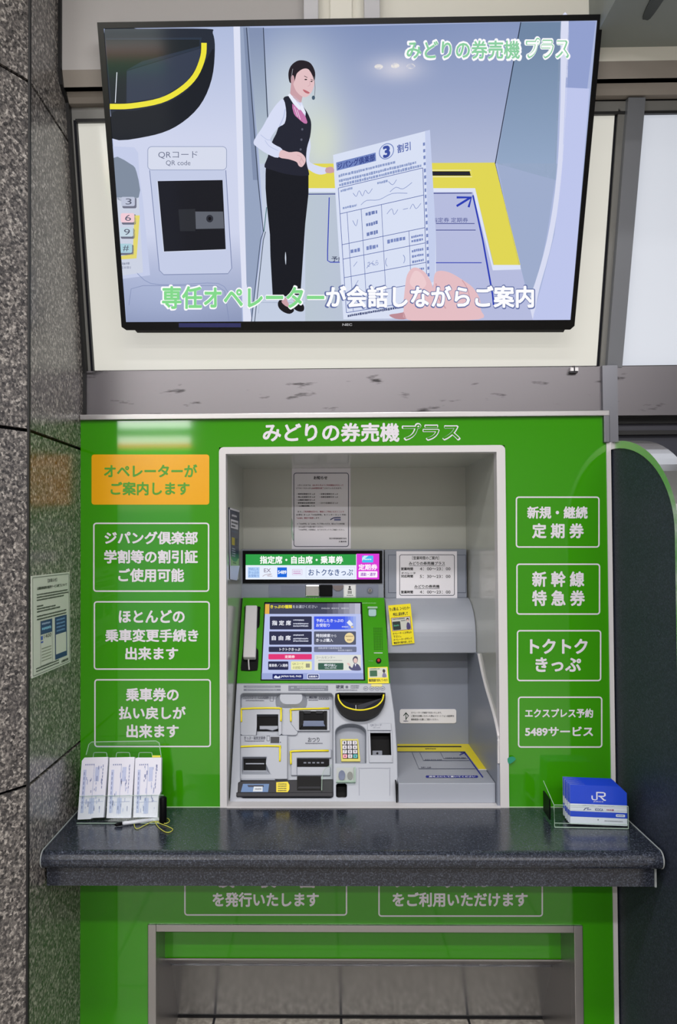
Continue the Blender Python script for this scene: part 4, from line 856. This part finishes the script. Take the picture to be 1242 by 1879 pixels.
for P in ([(246, 1511), (248, 1519), (254, 1520), (266, 1514), (280, 1508), (292, 1508)], [(292, 1508), (304, 1511), (311, 1507), (308, 1502), (298, 1501)], [(284, 1507), (290, 1517), (302, 1526), (311, 1527), (317, 1522), (309, 1517), (296, 1512), (286, 1508)]):
    mb.tube([WT2.hit(x, y) for x, y in smooth(P, 4, False)], 0.0011, mat('cord_yellow', (190, 190, 80), 0.7), 6)
mb.build('cord', pe, label='thin yellow cord with loops')

# clear tray of blue leaflets
bxs = thing('leaflet_box', pt(1085, 1505, -0.12), 'open clear acrylic box of blue leaflets, right end of the worktop', 'box')
x0, x1 = xt(1020, 1515, -0.155), xt(1153, 1515, -0.155)
BR = -0.055
bxs.rotation_euler.z = BR                        # the box stands slightly askew
yf, yb = -0.155, -0.05
h = 0.058
mb = MB().box(x0, x1, yf, yb, ZC + 0.0005, ZC + 0.0025, CLEAR).tube([(x0, yf - 0.001, ZC + 0.002), (x1, yf - 0.001, ZC + 0.002)], 0.0012, CLEARE, 5); mb.build('base', bxs)
MB().box(x0, x1, yf, yf + 0.002, ZC + 0.0025, ZC + h, CLEAR).tube([(x0, yf, ZC + 0.012), (x1, yf, ZC + 0.012)], 0.0008, CLEARE, 5).tube([(x0, yf, ZC + h), (x1, yf, ZC + h)], 0.0008, CLEARE, 5).build('front_wall', bxs)
MB().box(x1 - 0.002, x1, yf, yb, ZC + 0.0025, ZC + h, CLEAR).tube([(x1, yf, ZC + 0.002), (x1, yf, ZC + h)], 0.001, CLEARE, 5).build('side_wall', bxs)
mb = MB().slab([(x0, yf, ZC + 0.0025), (x0, yb, ZC + 0.0025), (x0 - 0.004, yb, ZC + 0.086), (x0 - 0.002, yf, ZC + h)], [(x0 + 0.002, yf, ZC + 0.0025), (x0 + 0.002, yb, ZC + 0.0025), (x0 - 0.002, yb, ZC + 0.086), (x0, yf, ZC + h)], CLEAR)
mb.tube([(x0, yf, ZC + 0.002), (x0 - 0.001, yf, ZC + h), (x0 - 0.003, yb, ZC + 0.086)], 0.001, CLEARE, 5); mb.build('side_wall', bxs)
MB().box(x0 - 0.006, x0 - 0.002, yf + 0.03, yb - 0.005, ZC + 0.008, ZC + 0.062, BLACK).build('black_pad', bxs, bevel=0.0015, label='black pad on the left side')
# leaflets standing in it; copies share the mesh
LB = mat('leaflet_blue', (26, 66, 196), 0.3, coat=0.2); LW = mat('leaflet_white', (208, 212, 226), 0.45)
lx0, lx1 = xt(1048, 1515, -0.146), xt(1151, 1515, -0.146); lw = lx1 - lx0; lh = 0.098
def lf(px, py):                                  # leaflet face coordinates, u 0..1 and v 0..1 from the top
    return px
base = Vector((lx0, -0.146, ZC + 0.0075))
mb = MB(); th = 0.0014; cu_ = 0.016
out = [(0, 0), (lw, 0), (lw, lh - cu_), (lw - cu_, lh - 0.001), (0, lh)]
tilt = 0.10
def lp(x, z, d): return (x, z * tilt * 0 + d, z)
mb.slab([lp(x, z, 0) for x, z in out], [lp(x, z, th) for x, z in out], LW)
e = -0.0003
mb.add([lp(x, z, e) for x, z in ((0, lh * 0.52), (lw, lh * 0.52), (lw, lh - cu_), (lw - cu_, lh - 0.001), (0, lh))], [(0, 1, 2, 3, 4)], LB)
mb.add([lp(x, z, e) for x, z in ((0, lh * 0.19), (lw, lh * 0.19), (lw, lh * 0.33), (0, lh * 0.33))], [(0, 1, 2, 3)], LB)
mb.add([lp(x, z, e + 0.0001) for x, z in ((0, lh * 0.985), (lw - cu_, lh * 0.985), (lw - cu_, lh), (0, lh))], [(0, 1, 2, 3)], LB)
LM = mb
lfs = []
N_L = 11
WORD = ['frontmost blue leaflet in the clear box, showing the whole white emblem', 'second blue leaflet from the front in the clear box', 'third blue leaflet from the front in the clear box', 'fourth blue leaflet from the front in the clear box', 'fifth blue leaflet from the front in the clear box', 'middle blue leaflet of the eleven standing in the clear box', 'fifth blue leaflet from the back in the clear box', 'fourth blue leaflet from the back in the clear box', 'third blue leaflet from the back in the clear box', 'second blue leaflet from the back in the clear box', 'rearmost blue leaflet in the clear box, nearest the green cladding']
shifts = [0, -0.0008, -0.0022, -0.0014, -0.0026, -0.0012, -0.003, -0.0018, -0.0008, -0.002, -0.0016]
for i in range(N_L):
    if i == 0:
        o = LM.build('leaflet', label=WORD[0], cat='leaflet', group='blue leaflets in the clear box')
        o.location = base; first = o
    else:
        o = first.copy(); COL.objects.link(o); o['label'] = WORD[i]
        o.location = base + Vector((shifts[i], i * 0.0064, 0.0))
    o.rotation_euler = (math.radians(-5), math.radians(1.2), BR)
    o.location = bxs.location + Matrix.Rotation(BR, 3, 'Z') @ (o.location - bxs.location)
# print on the front leaflet
LPl = Plane(base, (1, 0, 0), (0, 0, 1))
mb = MB()
def loc(x, z, d): return (x, d, z)
class LI(Ink):
    def at(s, x, y, L): return Vector((x * lw / 100, -0.0005 - L * 0.0001, lh * (1 - y / 100)))
k = LI(FR)
k.line([(39, 26), (39, 33), (40.5, 36), (45, 36.5), (47.5, 35), (47.5, 17)], 2.4, LW); k.line([(46.5, 17.5), (59, 17.5), (61.5, 19), (61.5, 25), (59, 27), (50, 27)], 3.0, LW, 1); k.line([(53, 27), (60, 36.5), (63, 36.5)], 3.0, LW, 2)
k.text('JR西日本', 41, 39, 59, 43, LW, 0.0); k.text('JR西日本ご案内・お忘れものセンター', 22, 50, 78, 53.5, ink((70, 80, 140)), 0.0)
k.line([(24, 64), (27, 59), (33, 57.5)], 1.6, ink((40, 50, 110))); k.dashes(30, 60, 38, 63, ink((90, 100, 160))); k.text('ICOCA', 44, 58, 58, 64, ink((50, 60, 120)), 0.03); k.dashes(64, 58.5, 78, 63, ink((150, 90, 120)))
k.rect(80, 71, 96, 77.5, LW, 0, 1.4); k.dashes(82, 73, 94, 75.5, ink((80, 90, 150))); k.text('西日本旅客鉄道株式会社', 60, 87, 92, 90.5, ink((90, 90, 100)), 0.0); k.dashes(48, 85, 50, 89, ink((90, 90, 100)))
pr = k.build('print', first)

# ================================================================== TELEVISION
yt, yb_ = -0.26, -0.042
TLp, TRp, BLp, BRp = pt(178, 41, yt), pt(1107, 26, yt), pt(223, 604, yb_), pt(1054, 606, yb_)
mt, mbm = (TLp + TRp) / 2, (BLp + BRp) / 2
TV = Plane(mbm, (1, 0, (TRp.z - TLp.z) / (TRp.x - TLp.x) * 0.5), (0, mt.y - mbm.y, mt.z - mbm.z))
tv = thing('television', (0.03, -0.15, mbm.z), 'large black flat television tilted down on the wall above the green cladding', 'television')
def vt(P, n): return [TV.hit(x, y, n) for x, y in P]
OUT = [(178, 41), (1107, 26), (1054, 598), (1046, 605), (232, 606), (223, 600)]
mb = MB().slab(vt(OUT, -0.035), vt(OUT, -0.004), mat('tv_black', (5, 5, 7), 0.25, spec=0.25))
for Qd in ([(178, 41), (1107, 26), (1096, 37), (190, 52)], [(178, 41), (190, 52), (231, 591), (223, 600)], [(1107, 26), (1054, 598), (1047, 587), (1096, 37)], [(231, 591), (1047, 587), (1054, 598), (1046, 605), (232, 606), (223, 600)]):
    mb.slab(vt(Qd, -0.006), vt(Qd, 0.0), mat('tv_black', (5, 5, 7), 0.25, spec=0.25))
mb.build('casing', tv)
cb_ = [TV.hit(x, y, -0.034) for x, y in ((300, 130), (990, 120), (970, 560), (320, 566))]; cb2 = [TV.hit(x, y, -0.055) for x, y in ((320, 150), (970, 140), (950, 540), (340, 545))]
MB().slab(cb_, cb2, BLACK).build('rear_housing', tv)
MB().slab(vt([(244, 604), (1040, 603), (1036, 610), (250, 611)], -0.034), vt([(244, 604), (1040, 603), (1036, 610), (250, 611)], -0.012), mat('tv_grey', (44, 46, 50), 0.4)).build('speaker_bar', tv)
k = Ink(TV, 0.0006); k.text('NEC', 628, 593.5, 646, 598, ink((170, 172, 178)), 0.02); k.rect(328, 593, 442, 600.5, ink((36, 40, 96), 0.2)); k.build('bezel_marks', tv)
scr = MB().slab(vt([(189, 51), (1097, 36), (1048, 588), (230, 592)], -0.005), vt([(189, 51), (1097, 36), (1048, 588), (230, 592)], -0.0035), mat('screen_black', (6, 6, 8), 0.06)).build('screen', tv)
k = Ink(TV, -0.0033, step=0.00008)
k.poly([(190, 52), (1096, 37), (1047, 588), (231, 592)], E((170, 182, 218)))
# left: casing of the pictured machine
k.poly([(428, 48), (440, 48), (452, 520), (462, 590), (446, 591), (438, 400)], E((222, 226, 244)), 2)
k.poly([(440, 48), (458, 48), (476, 340), (480, 425), (466, 540), (462, 590), (452, 520)], E((150, 164, 192)), 2)
k.poly([(446, 50), (454, 50), (474, 330), (464, 330)], E((128, 142, 172)), 3)
# reader booth walls
k.poly([(456, 50), (482, 50), (500, 260), (490, 330), (478, 330)], E((168, 182, 206)), 4)
k.line([(452, 50), (473, 330), (483, 425)], 1.5, E((50, 60, 80)), 6); k.line([(483, 50), (490, 200), (497, 300)], 1.6, E((40, 50, 70)), 6)
k.poly([(476, 300), (560, 300), (560, 590), (462, 590), (483, 425)], E((196, 206, 226)), 4)
k.line([(483, 425), (478, 440), (461, 590)], 1.4, E((60, 74, 96)), 6); k.line([(487, 425), (483, 440), (467, 590)], 1.4, E((60, 74, 96)), 6); k.line([(489, 380), (484, 425)], 1.4, E((50, 110, 110)), 6); k.line([(474, 575), (476, 555), (560, 556)], 0.7, E((150, 164, 190)), 6)
for x, y in ((695, 122), (725, 120), (754, 121)): k.poly(ell(x, y, 8, 5, 12), E((240, 234, 226)), 5)
k.grad([(955, 40), (1032, 39), (1020, 330), (912, 300)], (120, 140, 168), (150, 168, 196), 8, 4); k.poly([(912, 298), (1024, 300), (1004, 430), (978, 560), (975, 588), (974, 560), (940, 430)], E((158, 172, 204)), 4)
k.line([(956, 40), (909, 300)], 1.8, E((40, 50, 70)), 6); k.line([(909, 300), (953, 486)], 1.2, E((90, 104, 140)), 6)
k.poly(smooth([(1030, 39), (1044, 39), (1040, 180), (1030, 330), (1014, 440), (990, 530), (976, 590), (952, 590), (975, 540), (1004, 440), (1022, 320), (1029, 180)], 4), E((216, 220, 242)), 5)
k.poly([(1044, 38), (1094, 38), (1078, 162), (1038, 160)], E((146, 160, 206)), 5); k.poly([(1038, 160), (1082, 162), (1048, 588), (976, 590), (995, 520), (1018, 430), (1032, 300)], E((190, 198, 236)), 5)
# yellow edge and tray
k.poly([(560, 300), (908, 298), (955, 486), (906, 486), (872, 345), (560, 348)], E((224, 214, 84)), 6); k.poly([(740, 314), (862, 314), (864, 322), (740, 322)], E((34, 34, 44)), 7); k.line([(738, 312), (864, 312), (866, 324), (738, 324)], 1.0, E((240, 240, 226)), 7)
k.poly([(560, 345), (872, 345), (905, 486), (955, 486), (956, 494), (902, 496), (868, 352), (560, 352)], E((222, 228, 246)), 7)
k.poly([(560, 352), (868, 352), (902, 496), (956, 494), (978, 588), (560, 590)], E((190, 196, 226)), 6); k.poly([(560, 352), (620, 352), (625, 590), (560, 590)], E((200, 212, 224)), 7)
BL1 = E((40, 60, 180)); BL2 = E((60, 70, 140))
k.line([(566, 356), (866, 354)], 1.8, BL2, 8); k.line([(868, 358), (886, 440), (904, 540), (906, 560)], 3, BL1, 8); k.line([(838, 378), (864, 362)], 4, BL1, 8); k.line([(838, 362), (865, 362), (860, 380)], 4, BL1, 9)
k.text('指定券 定期券', 793, 399, 859, 408, BL2, 0.0, 8); k.line([(800, 410), (871, 410)], 1.4, BL2, 8); k.line([(800, 422), (873, 422)], 1.4, BL2, 8); k.line([(800, 482), (884, 482)], 1.6, BL1, 8)
k.line([(604, 362), (601, 460), (601, 478), (606, 481), (628, 481)], 1.8, BL1, 8); k.text('予約', 608, 470, 632, 480, E((30, 40, 80)), 0.01, 8)
# bowl, reader and keys at the left
k.poly(smooth([(191, 53), (250, 52), (378, 52), (390, 60), (394, 90), (388, 145), (365, 195), (322, 232), (270, 250), (206, 254), (205, 230)], 4), E((40, 46, 58)), 4)
k.poly([(194, 70), (370, 68), (366, 88), (232, 128), (220, 188), (204, 188)], E((46, 56, 72)), 5); k.poly([(194, 72), (366, 72), (366, 84), (260, 112), (232, 128), (230, 190), (204, 190)], E((34, 40, 46)), 6); k.poly([(232, 130), (368, 88), (364, 118), (340, 152), (296, 178), (232, 188)], E((54, 62, 80)), 6)
k.line(smooth([(374, 78), (372, 104), (358, 138), (332, 164), (294, 184), (240, 194), (201, 195)], 4, False), 10, E((238, 228, 60)), 8); k.line([(214, 132), (211, 188)], 1.4, E((220, 226, 236)), 8)
k.poly(smooth([(206, 206), (250, 202), (310, 186), (350, 158), (378, 110), (392, 90), (388, 145), (365, 195), (322, 232), (270, 250), (206, 254)], 4), E((28, 32, 40)), 7)
k.poly([(206, 268), (246, 270), (253, 280), (255, 320), (262, 370), (275, 505), (222, 512)], E((196, 204, 232)), 3); k.poly(smooth([(206, 290), (238, 300), (250, 315), (254, 362), (208, 362)], 3), E((128, 140, 158)), 4); k.poly([(206, 362), (254, 362), (262, 500), (220, 506)], E((204, 210, 226)), 4); k.poly([(246, 395), (256, 395), (250, 474), (220, 476), (220, 470), (243, 466)], E((226, 214, 110)), 5)
for t, x, y, c in (('3', 222, 361, (190, 196, 216)), ('6', 221, 391, (240, 204, 214)), ('9', 219, 417, (196, 214, 226)), ('#', 217, 447, (170, 206, 218))):
    k.rect(x + 2, y + 2, x + 28, y + 21, E((110, 112, 130)), 5, 3); k.rect(x, y, x + 25, y + 17, E(c), 6, 3); k.text(t, x + 8, y + 3, x + 19, y + 14, E((90, 94, 112)), 0.0, 8)
k.dashes(219, 481, 238, 486, E((150, 156, 176)), 6); k.dashes(221, 488, 240, 494, E((170, 176, 196)), 6)
k.line(smooth([(250, 500), (276, 520), (330, 522), (400, 520), (420, 540)], 3, False), 1.2, E((140, 152, 190)), 4); k.line([(236, 560), (240, 530), (262, 524), (396, 524), (412, 534), (420, 590)], 1.0, E((130, 142, 180)), 4)
k.rect(270, 268, 416, 312, E((214, 219, 236)), 4, 8); k.frame(270, 268, 416, 312, 1.2, 8, E((150, 160, 190)), 5); k.text('QRコード', 290, 277, 362, 291, E((110, 116, 140)), 0.0, 6); k.text('QR code', 304, 294, 349, 304.5, E((110, 116, 140)), 0.0, 6)
k.poly([(274, 312), (414, 312), (425, 492), (418, 502), (300, 504), (292, 496)], E((196, 204, 230)), 4); k.line([(274, 312), (292, 496), (300, 504), (418, 502), (425, 492), (414, 312)], 1.3, E((120, 132, 170)), 5); k.poly([(288, 332), (408, 330), (414, 458), (300, 462)], E((26, 27, 34)), 6); k.line([(288, 332), (300, 462), (414, 458)], 1.6, E((210, 216, 236)), 7)
k.poly([(327, 384), (358, 383), (358, 424), (330, 424)], E((42, 44, 50)), 7); k.poly([(358, 388), (409, 388), (411, 419), (359, 420)], E((96, 100, 110)), 7); k.poly(ell(384.5, 401, 6.5, 7, 16), E((44, 46, 56)), 8); k.poly(ell(384.5, 401, 3, 3.4, 12), E((14, 14, 20)), 9)
# the form held up
k.poly([(611, 284), (789, 238), (800, 430), (800, 516), (748, 584), (630, 586), (620, 430)], E((216, 224, 244)), 9); k.poly([(780, 240), (789, 238), (800, 430), (798, 516), (788, 520)], E((196, 206, 236)), 10)
class Form(Ink): pass
fq = [(611, 284), (781, 240), (792, 560), (631, 586)]
g = Form(TV, -0.0033 + 10 * 0.00008, fq, (180, 320), step=0.00008)
DB = E((70, 90, 160)); LB_ = E((140, 156, 200)); HB = E((120, 136, 190))
g.rect(5, 16, 82, 32, E((110, 130, 190)), 1); g.text('ジパング倶楽部', 7, 18, 80, 31, E((40, 56, 130)), 0.02, 2); g.text('3', 96, 8, 110, 31, E((60, 80, 160)), 0.05, 2); g.line(ell(103, 19, 14, 14, 20) + [(117, 19)], 1.6, E((110, 130, 190)), 2); g.text('割引', 124, 12, 150, 28, E((80, 100, 170)), 0.02, 2)
for y, x1 in ((40, 120), (50, 160), (58, 170)): g.dashes(8, y, x1, y + 6, LB_, 1, int(y))
for y in (66, 116, 176, 204, 240, 276, 308): g.line([(6, y), (172, y)], 1.1, DB, 1)
for x in (6, 172): g.line([(x, 66), (x, 308)], 1.1, DB, 1)
for x, y0, y1 in ((20, 116, 308), (48, 116, 308), (88, 116, 308), (140, 176, 276), (158, 66, 66)): g.line([(x, y0), (x, y1)], 0.9, DB, 1)
for x, y, x1 in ((10, 70, 34), (82, 72, 104), (12, 104, 40)): g.dashes(x, y, x1, y + 5, LB_, 1)
for P in ([(34, 82), (40, 90), (46, 80), (52, 92), (58, 82), (64, 90), (72, 82)], [(104, 76), (112, 84), (120, 76)], [(106, 96), (118, 90), (132, 96), (150, 88)], [(48, 108), (60, 102), (84, 106), (110, 100), (140, 106)], [(98, 136), (108, 128), (112, 140), (120, 132)], [(130, 134), (140, 134)], [(144, 136), (150, 128), (156, 138), (166, 130)], [(30, 134), (36, 146), (40, 134)], [(26, 222), (34, 214)], [(26, 260), (34, 250)], [(52, 230), (62, 222), (70, 228)]):
    g.line(smooth(P, 3, False), 1.0, HB, 2)
for y in (124, 144, 162): g.dashes(56, y, 80, y + 8, E((110, 126, 180)), 2, y)
for y in (186, 194, 212, 222, 232, 248, 258, 268): g.dashes(144, y, 168, y + 5, HB, 2, y)
g.text('さくら', 54, 218, 76, 228, HB, 0.0, 2); g.dashes(22, 188, 42, 196, HB, 2); g.dashes(54, 188, 78, 196, HB, 2); g.dashes(96, 184, 134, 192, HB, 2); g.text('（', 90, 218, 94, 234, HB, 0, 2); g.text('）', 126, 218, 130, 234, HB, 0, 2)
for i in range(24): g.dashes(174, 20 + i * 12, 179, 27 + i * 12, HB, 1, i)
g.dashes(8, 312, 160, 317, E((70, 80, 120)), 2)
# thumb and fingers holding the form
SK = E((228, 190, 196)); SK2 = E((206, 160, 168)); SK3 = E((188, 140, 150))
k.poly(smooth([(797, 505), (806, 497), (825, 500), (848, 513), (868, 528), (880, 548), (882, 568), (878, 586), (750, 587), (748, 560), (790, 540)], 4), SK, 22)
k.poly(smooth([(746, 585), (744, 520), (752, 496), (764, 491), (780, 500), (792, 520), (798, 545), (812, 570), (812, 586)], 4), SK, 23); k.poly(smooth([(752, 520), (758, 500), (766, 497), (776, 505), (782, 522), (768, 532)], 4), E((236, 204, 208)), 24)
k.line(smooth([(800, 520), (804, 545), (818, 566)], 4, False), 2.2, SK2, 24); k.line(smooth([(848, 514), (858, 530), (862, 548)], 4, False), 1.6, SK2, 24); k.poly(smooth([(714, 578), (730, 575), (747, 573), (746, 585), (726, 585)], 3), SK3, 22)
# the presenter
BKS = E((22, 24, 32)); VEST = E((34, 36, 50)); SH = E((214, 220, 244)); SH2 = E((186, 196, 228)); FA = E((226, 192, 196)); FA2 = E((202, 160, 168)); HR = E((38, 32, 40))
k.poly([(488, 300), (487, 318), (487, 345), (489, 372), (495, 430), (496, 470), (500, 541), (526, 544), (530, 542), (551, 541), (554, 500), (560, 410), (566, 355), (566, 318), (563, 300)], BKS, 12); k.poly(smooth([(523.6, 462), (522.6, 474), (524.4, 486), (525, 472)], 3), E((200, 208, 222)), 13)
for P in ([(510, 555), (516, 550), (528, 563), (537, 564), (539, 571), (531, 576), (519, 572), (511, 564)], [(536, 563), (545, 559), (553, 556), (558, 563), (556, 571), (546, 571)]): k.poly(smooth(P, 3), E((26, 24, 30)), 14)
k.poly([(514, 548), (526, 546), (528, 560), (522, 562)], FA2, 13); k.poly([(538, 548), (550, 546), (550, 556), (540, 560)], FA2, 13); k.poly(smooth([(516, 553), (523, 561), (530, 563), (527, 552)], 2), FA2, 15)
k.poly(smooth([(566, 250), (570, 268), (567, 292), (573, 300), (590, 306), (600, 308), (600, 317), (585, 320), (568, 312), (560, 300)], 3), SH, 13); k.poly(smooth([(598, 308), (610, 306), (613, 316), (598, 317)], 2), FA2, 14)
k.poly(smooth([(518, 184), (528, 176), (536, 179), (548, 185), (560, 200), (568, 215), (571, 228), (569, 250), (563, 272), (562, 296), (567, 318), (563, 322), (545, 322), (520, 318), (500, 312), (485, 306), (491, 288), (498, 262), (510, 235)], 3), VEST, 14)
k.poly(smooth([(520, 182), (508, 190), (494, 210), (482, 232), (470, 250), (465, 262), (472, 270), (490, 282), (510, 289), (518, 274), (502, 264), (496, 254), (510, 234), (522, 226), (525, 206)], 3), SH, 16)
k.line(smooth([(478, 247), (490, 256), (499, 256)], 3, False), 1.2, SH2, 17); k.line(smooth([(486, 257), (494, 268), (510, 276)], 3, False), 1.2, SH2, 17); k.line(smooth([(512, 232), (520, 215), (523, 200)], 3, False), 2, SH2, 17)
k.poly([(529, 172), (538, 186), (550, 202), (560, 214), (561, 206), (554, 188), (540, 176)], SH, 15); k.poly(smooth([(536, 190), (548, 200), (556, 205), (564, 224), (558, 226), (546, 216), (539, 208)], 2), E((196, 120, 172)), 16)
for d in (0, 5): k.line([(540 + d, 196 + d), (546 + d, 214 + d)], 0.9, E((240, 226, 240)), 17)
k.poly([(528, 174), (532, 171), (552, 196), (549, 202), (538, 190)], E((232, 236, 250)), 18); k.poly([(553, 190), (560, 204), (558, 210), (551, 200)], E((232, 236, 250)), 18)
k.poly(smooth([(516, 275), (530, 279), (544, 278), (553, 281), (560, 289), (560, 298), (554, 306), (548, 304), (544, 297), (530, 292), (512, 288)], 3), FA, 18); k.line([(549, 296), (553, 304)], 0.9, FA2, 19); k.line([(553, 290), (558, 299)], 0.9, FA2, 19); k.line(smooth([(545, 284), (553, 288), (551, 295)], 2, False), 0.8, FA2, 19)
for x, y in ((554.5, 237), (553, 256), (551.5, 274)): k.poly(ell(x, y, 2, 2.2, 10), E((90, 92, 110)), 19)
k.poly([(534, 150), (556, 172), (552, 190), (546, 194), (532, 174)], FA2, 15)
k.poly(smooth([(535, 136), (542, 124), (556, 121), (570, 128), (577, 140), (577, 152), (573, 166), (566, 175), (558, 178), (548, 172), (540, 160)], 4), FA, 16)
k.poly(smooth([(531, 150), (529, 134), (534, 120), (546, 111), (560, 111), (571, 117), (578, 132), (577, 148), (573, 138), (566, 127), (556, 126), (545, 134), (541, 146), (537, 152)], 4), HR, 18)
k.poly(smooth([(534, 140), (538, 138), (540, 146), (537, 156), (534, 152)], 3), FA2, 19)
k.line([(558, 139), (564, 142)], 1.0, HR, 19); k.line([(570, 145), (575, 147)], 0.9, HR, 19); k.poly(ell(561, 145.5, 2.6, 1.2, 10), HR, 19); k.poly(ell(571.5, 149, 2, 1.1, 10), HR, 19); k.line([(568, 148), (568.5, 156), (564.5, 158)], 0.8, FA2, 19); k.poly(smooth([(555.5, 164), (560, 165), (568, 169.5), (565, 171.5), (559, 169)], 3), E((186, 104, 112)), 19)
k.line(smooth([(537, 126), (535, 140), (536, 146)], 3, False), 1, E((150, 150, 160)), 20); k.line(smooth([(576, 140), (578, 160), (577, 176)], 3, False), 0.9, E((110, 110, 120)), 20); k.poly(ell(575, 179, 3, 4, 12), E((70, 90, 110)), 20)
# captions
Wt = E((252, 252, 255)); GRN = E((132, 216, 140)); SHB = E((98, 112, 164))
k.text('みどりの券売機', 742, 70, 958, 112, Wt, 0.075, 26); k.text('みどりの券売機', 746, 74, 954, 108, E((140, 206, 160)), 0.022, 28)
k.text('プラス', 962, 66, 1047, 110, Wt, 0.10, 26); k.text('プラス', 965, 69, 1044, 107, E((140, 206, 160)), 0.06, 28); k.text('プラス', 967, 71.5, 1041, 104, Wt, 0.025, 30)
k.text('専任オペレーター', 294, 522, 598, 570, Wt, 0.06, 26); k.text('専任オペレーター', 297, 525, 595, 567, GRN, 0.028, 28)
k.text('が会話しながらご案内', 595, 522, 982, 567.5, SHB, 0.06, 26); k.text('が会話しながらご案内', 598, 524, 980, 565, Wt, 0.032, 28)
pic = k.build('picture', scr)
def picture_patch(name, quad, nx, ny, fn, L):   # a smooth toned patch of the picture shown on the screen
    V, Fc, Cc = [], [], []
    for j in range(ny + 1):
        for i in range(nx + 1):
            u, v = i / nx, j / ny; (ax, ay), (bx_, by_), (cx, cy), (dx, dy) = quad
            x = (ax * (1 - u) + bx_ * u) * (1 - v) + (dx * (1 - u) + cx * u) * v; y = (ay * (1 - u) + by_ * u) * (1 - v) + (dy * (1 - u) + cy * u) * v
            V.append(TV.hit(x, y, -0.0033 + L * 0.00008)); Cc.append(lin(fn(x, y)))
    for j in range(ny):
        for i in range(nx): q = j * (nx + 1) + i; Fc.append((q, q + 1, q + nx + 2, q + nx + 1))
    me = bpy.data.meshes.new(name); me.from_pydata([tuple(v) for v in V], [], Fc)
    at = me.color_attributes.new('tone', 'FLOAT_COLOR', 'POINT')
    for i, c in enumerate(Cc): at.data[i].color = c
    m = MATS.get('lit_picture')
    if not m:
        m = mat('lit_picture', (4, 4, 5), 0.08, spec=0.14); nt, N, Lk, b = nodes(m); ca = N.new('ShaderNodeVertexColor'); ca.layer_name = 'tone'
        Lk.new(ca.outputs['Color'], b.inputs['Emission Color']); b.inputs['Emission Strength'].default_value = 1
    me.materials.append(m); o = bpy.data.objects.new(name, me); COL.objects.link(o); hang(o, scr)
def blend(a, b, t):
    t = max(0, min(1, t)); return tuple(a[i] + (b[i] - a[i]) * t for i in range(3))
def gau(x, y, cx, cy, rx, ry): return math.exp(-((x - cx) / rx) ** 2 - ((y - cy) / ry) ** 2)
def wall_tone(x, y):
    c = blend((128, 144, 184), (178, 186, 214), (y - 45) / 250); c = blend(c, (206, 216, 222), 0.9 * gau(x, y, 540, 190, 75, 120)); c = blend(c, (214, 222, 202), 0.8 * gau(x, y, 590, 260, 40, 70))
    c = blend(c, (216, 214, 226), 0.8 * gau(x, y, 728, 125, 48, 22)); return blend(c, (150, 164, 200), 0.35 * gau(x, y, 900, 90, 120, 80))
picture_patch('picture_backdrop', [(484, 51), (956, 40), (910, 299), (497, 300)], 60, 36, wall_tone, 5)
def left_tone(x, y):
    c = blend((176, 188, 220), (206, 212, 236), (y - 50) / 200); c = blend(c, (124, 136, 172), (y - 430) / 190); return blend(c, (176, 188, 222), 0.5 * gau(x, y, 300, 540, 120, 60))
picture_patch('picture_backdrop', [(191, 53), (430, 48), (444, 590), (232, 591)], 24, 40, left_tone, 1.6)
def pillar_tone(x, y): return blend((130, 144, 176), (196, 210, 216), (y - 60) / 260)
picture_patch('picture_backdrop', [(455, 50), (482, 50), (496, 300), (476, 300)], 4, 24, pillar_tone, 4.6)
def side_tone(x, y): return blend(blend((112, 134, 164), (150, 170, 200), (y - 60) / 260), (170, 182, 214), (y - 330) / 200)
picture_patch('picture_backdrop', [(956, 41), (1028, 40), (1018, 300), (911, 299)], 12, 24, side_tone, 4.6)
def tray_tone(x, y): return blend((186, 198, 210), (182, 188, 222), (x - 560) / 250)
picture_patch('picture_backdrop', [(560, 353), (868, 353), (905, 498), (560, 498)], 24, 8, tray_tone, 7.2)
picture_patch('picture_backdrop', [(560, 498), (957, 496), (978, 588), (560, 590)], 24, 6, tray_tone, 7.2); g.build('pictured_form', scr)
# hangers above the television
for nm, a, b_, lab in (('television_hanger', 557, 584, 'left of the two white hangers above the television'), ('television_hanger', 668, 697, 'right of the two white hangers above the television')):
    hx0, hx1 = xt(a, 12, -0.22), xt(b_, 12, -0.22)
    MB().box(hx0, hx1, -0.222, -0.196, mt.z - 0.01, CEIL, mat('hanger_white', (206, 206, 212), 0.4)).build(nm, bevel=0.002, label=lab + ', reaching up to the ceiling', cat='hanger', group='hangers of the television')
hx0, hx1 = xt(606, 12, -0.19), xt(645, 12, -0.19)
MB().box(hx0, hx1, -0.195, -0.181, mt.z - 0.01, CEIL, CREAM).build('mounting_board', label='cream upright board behind the television, between the two hangers', cat='board')
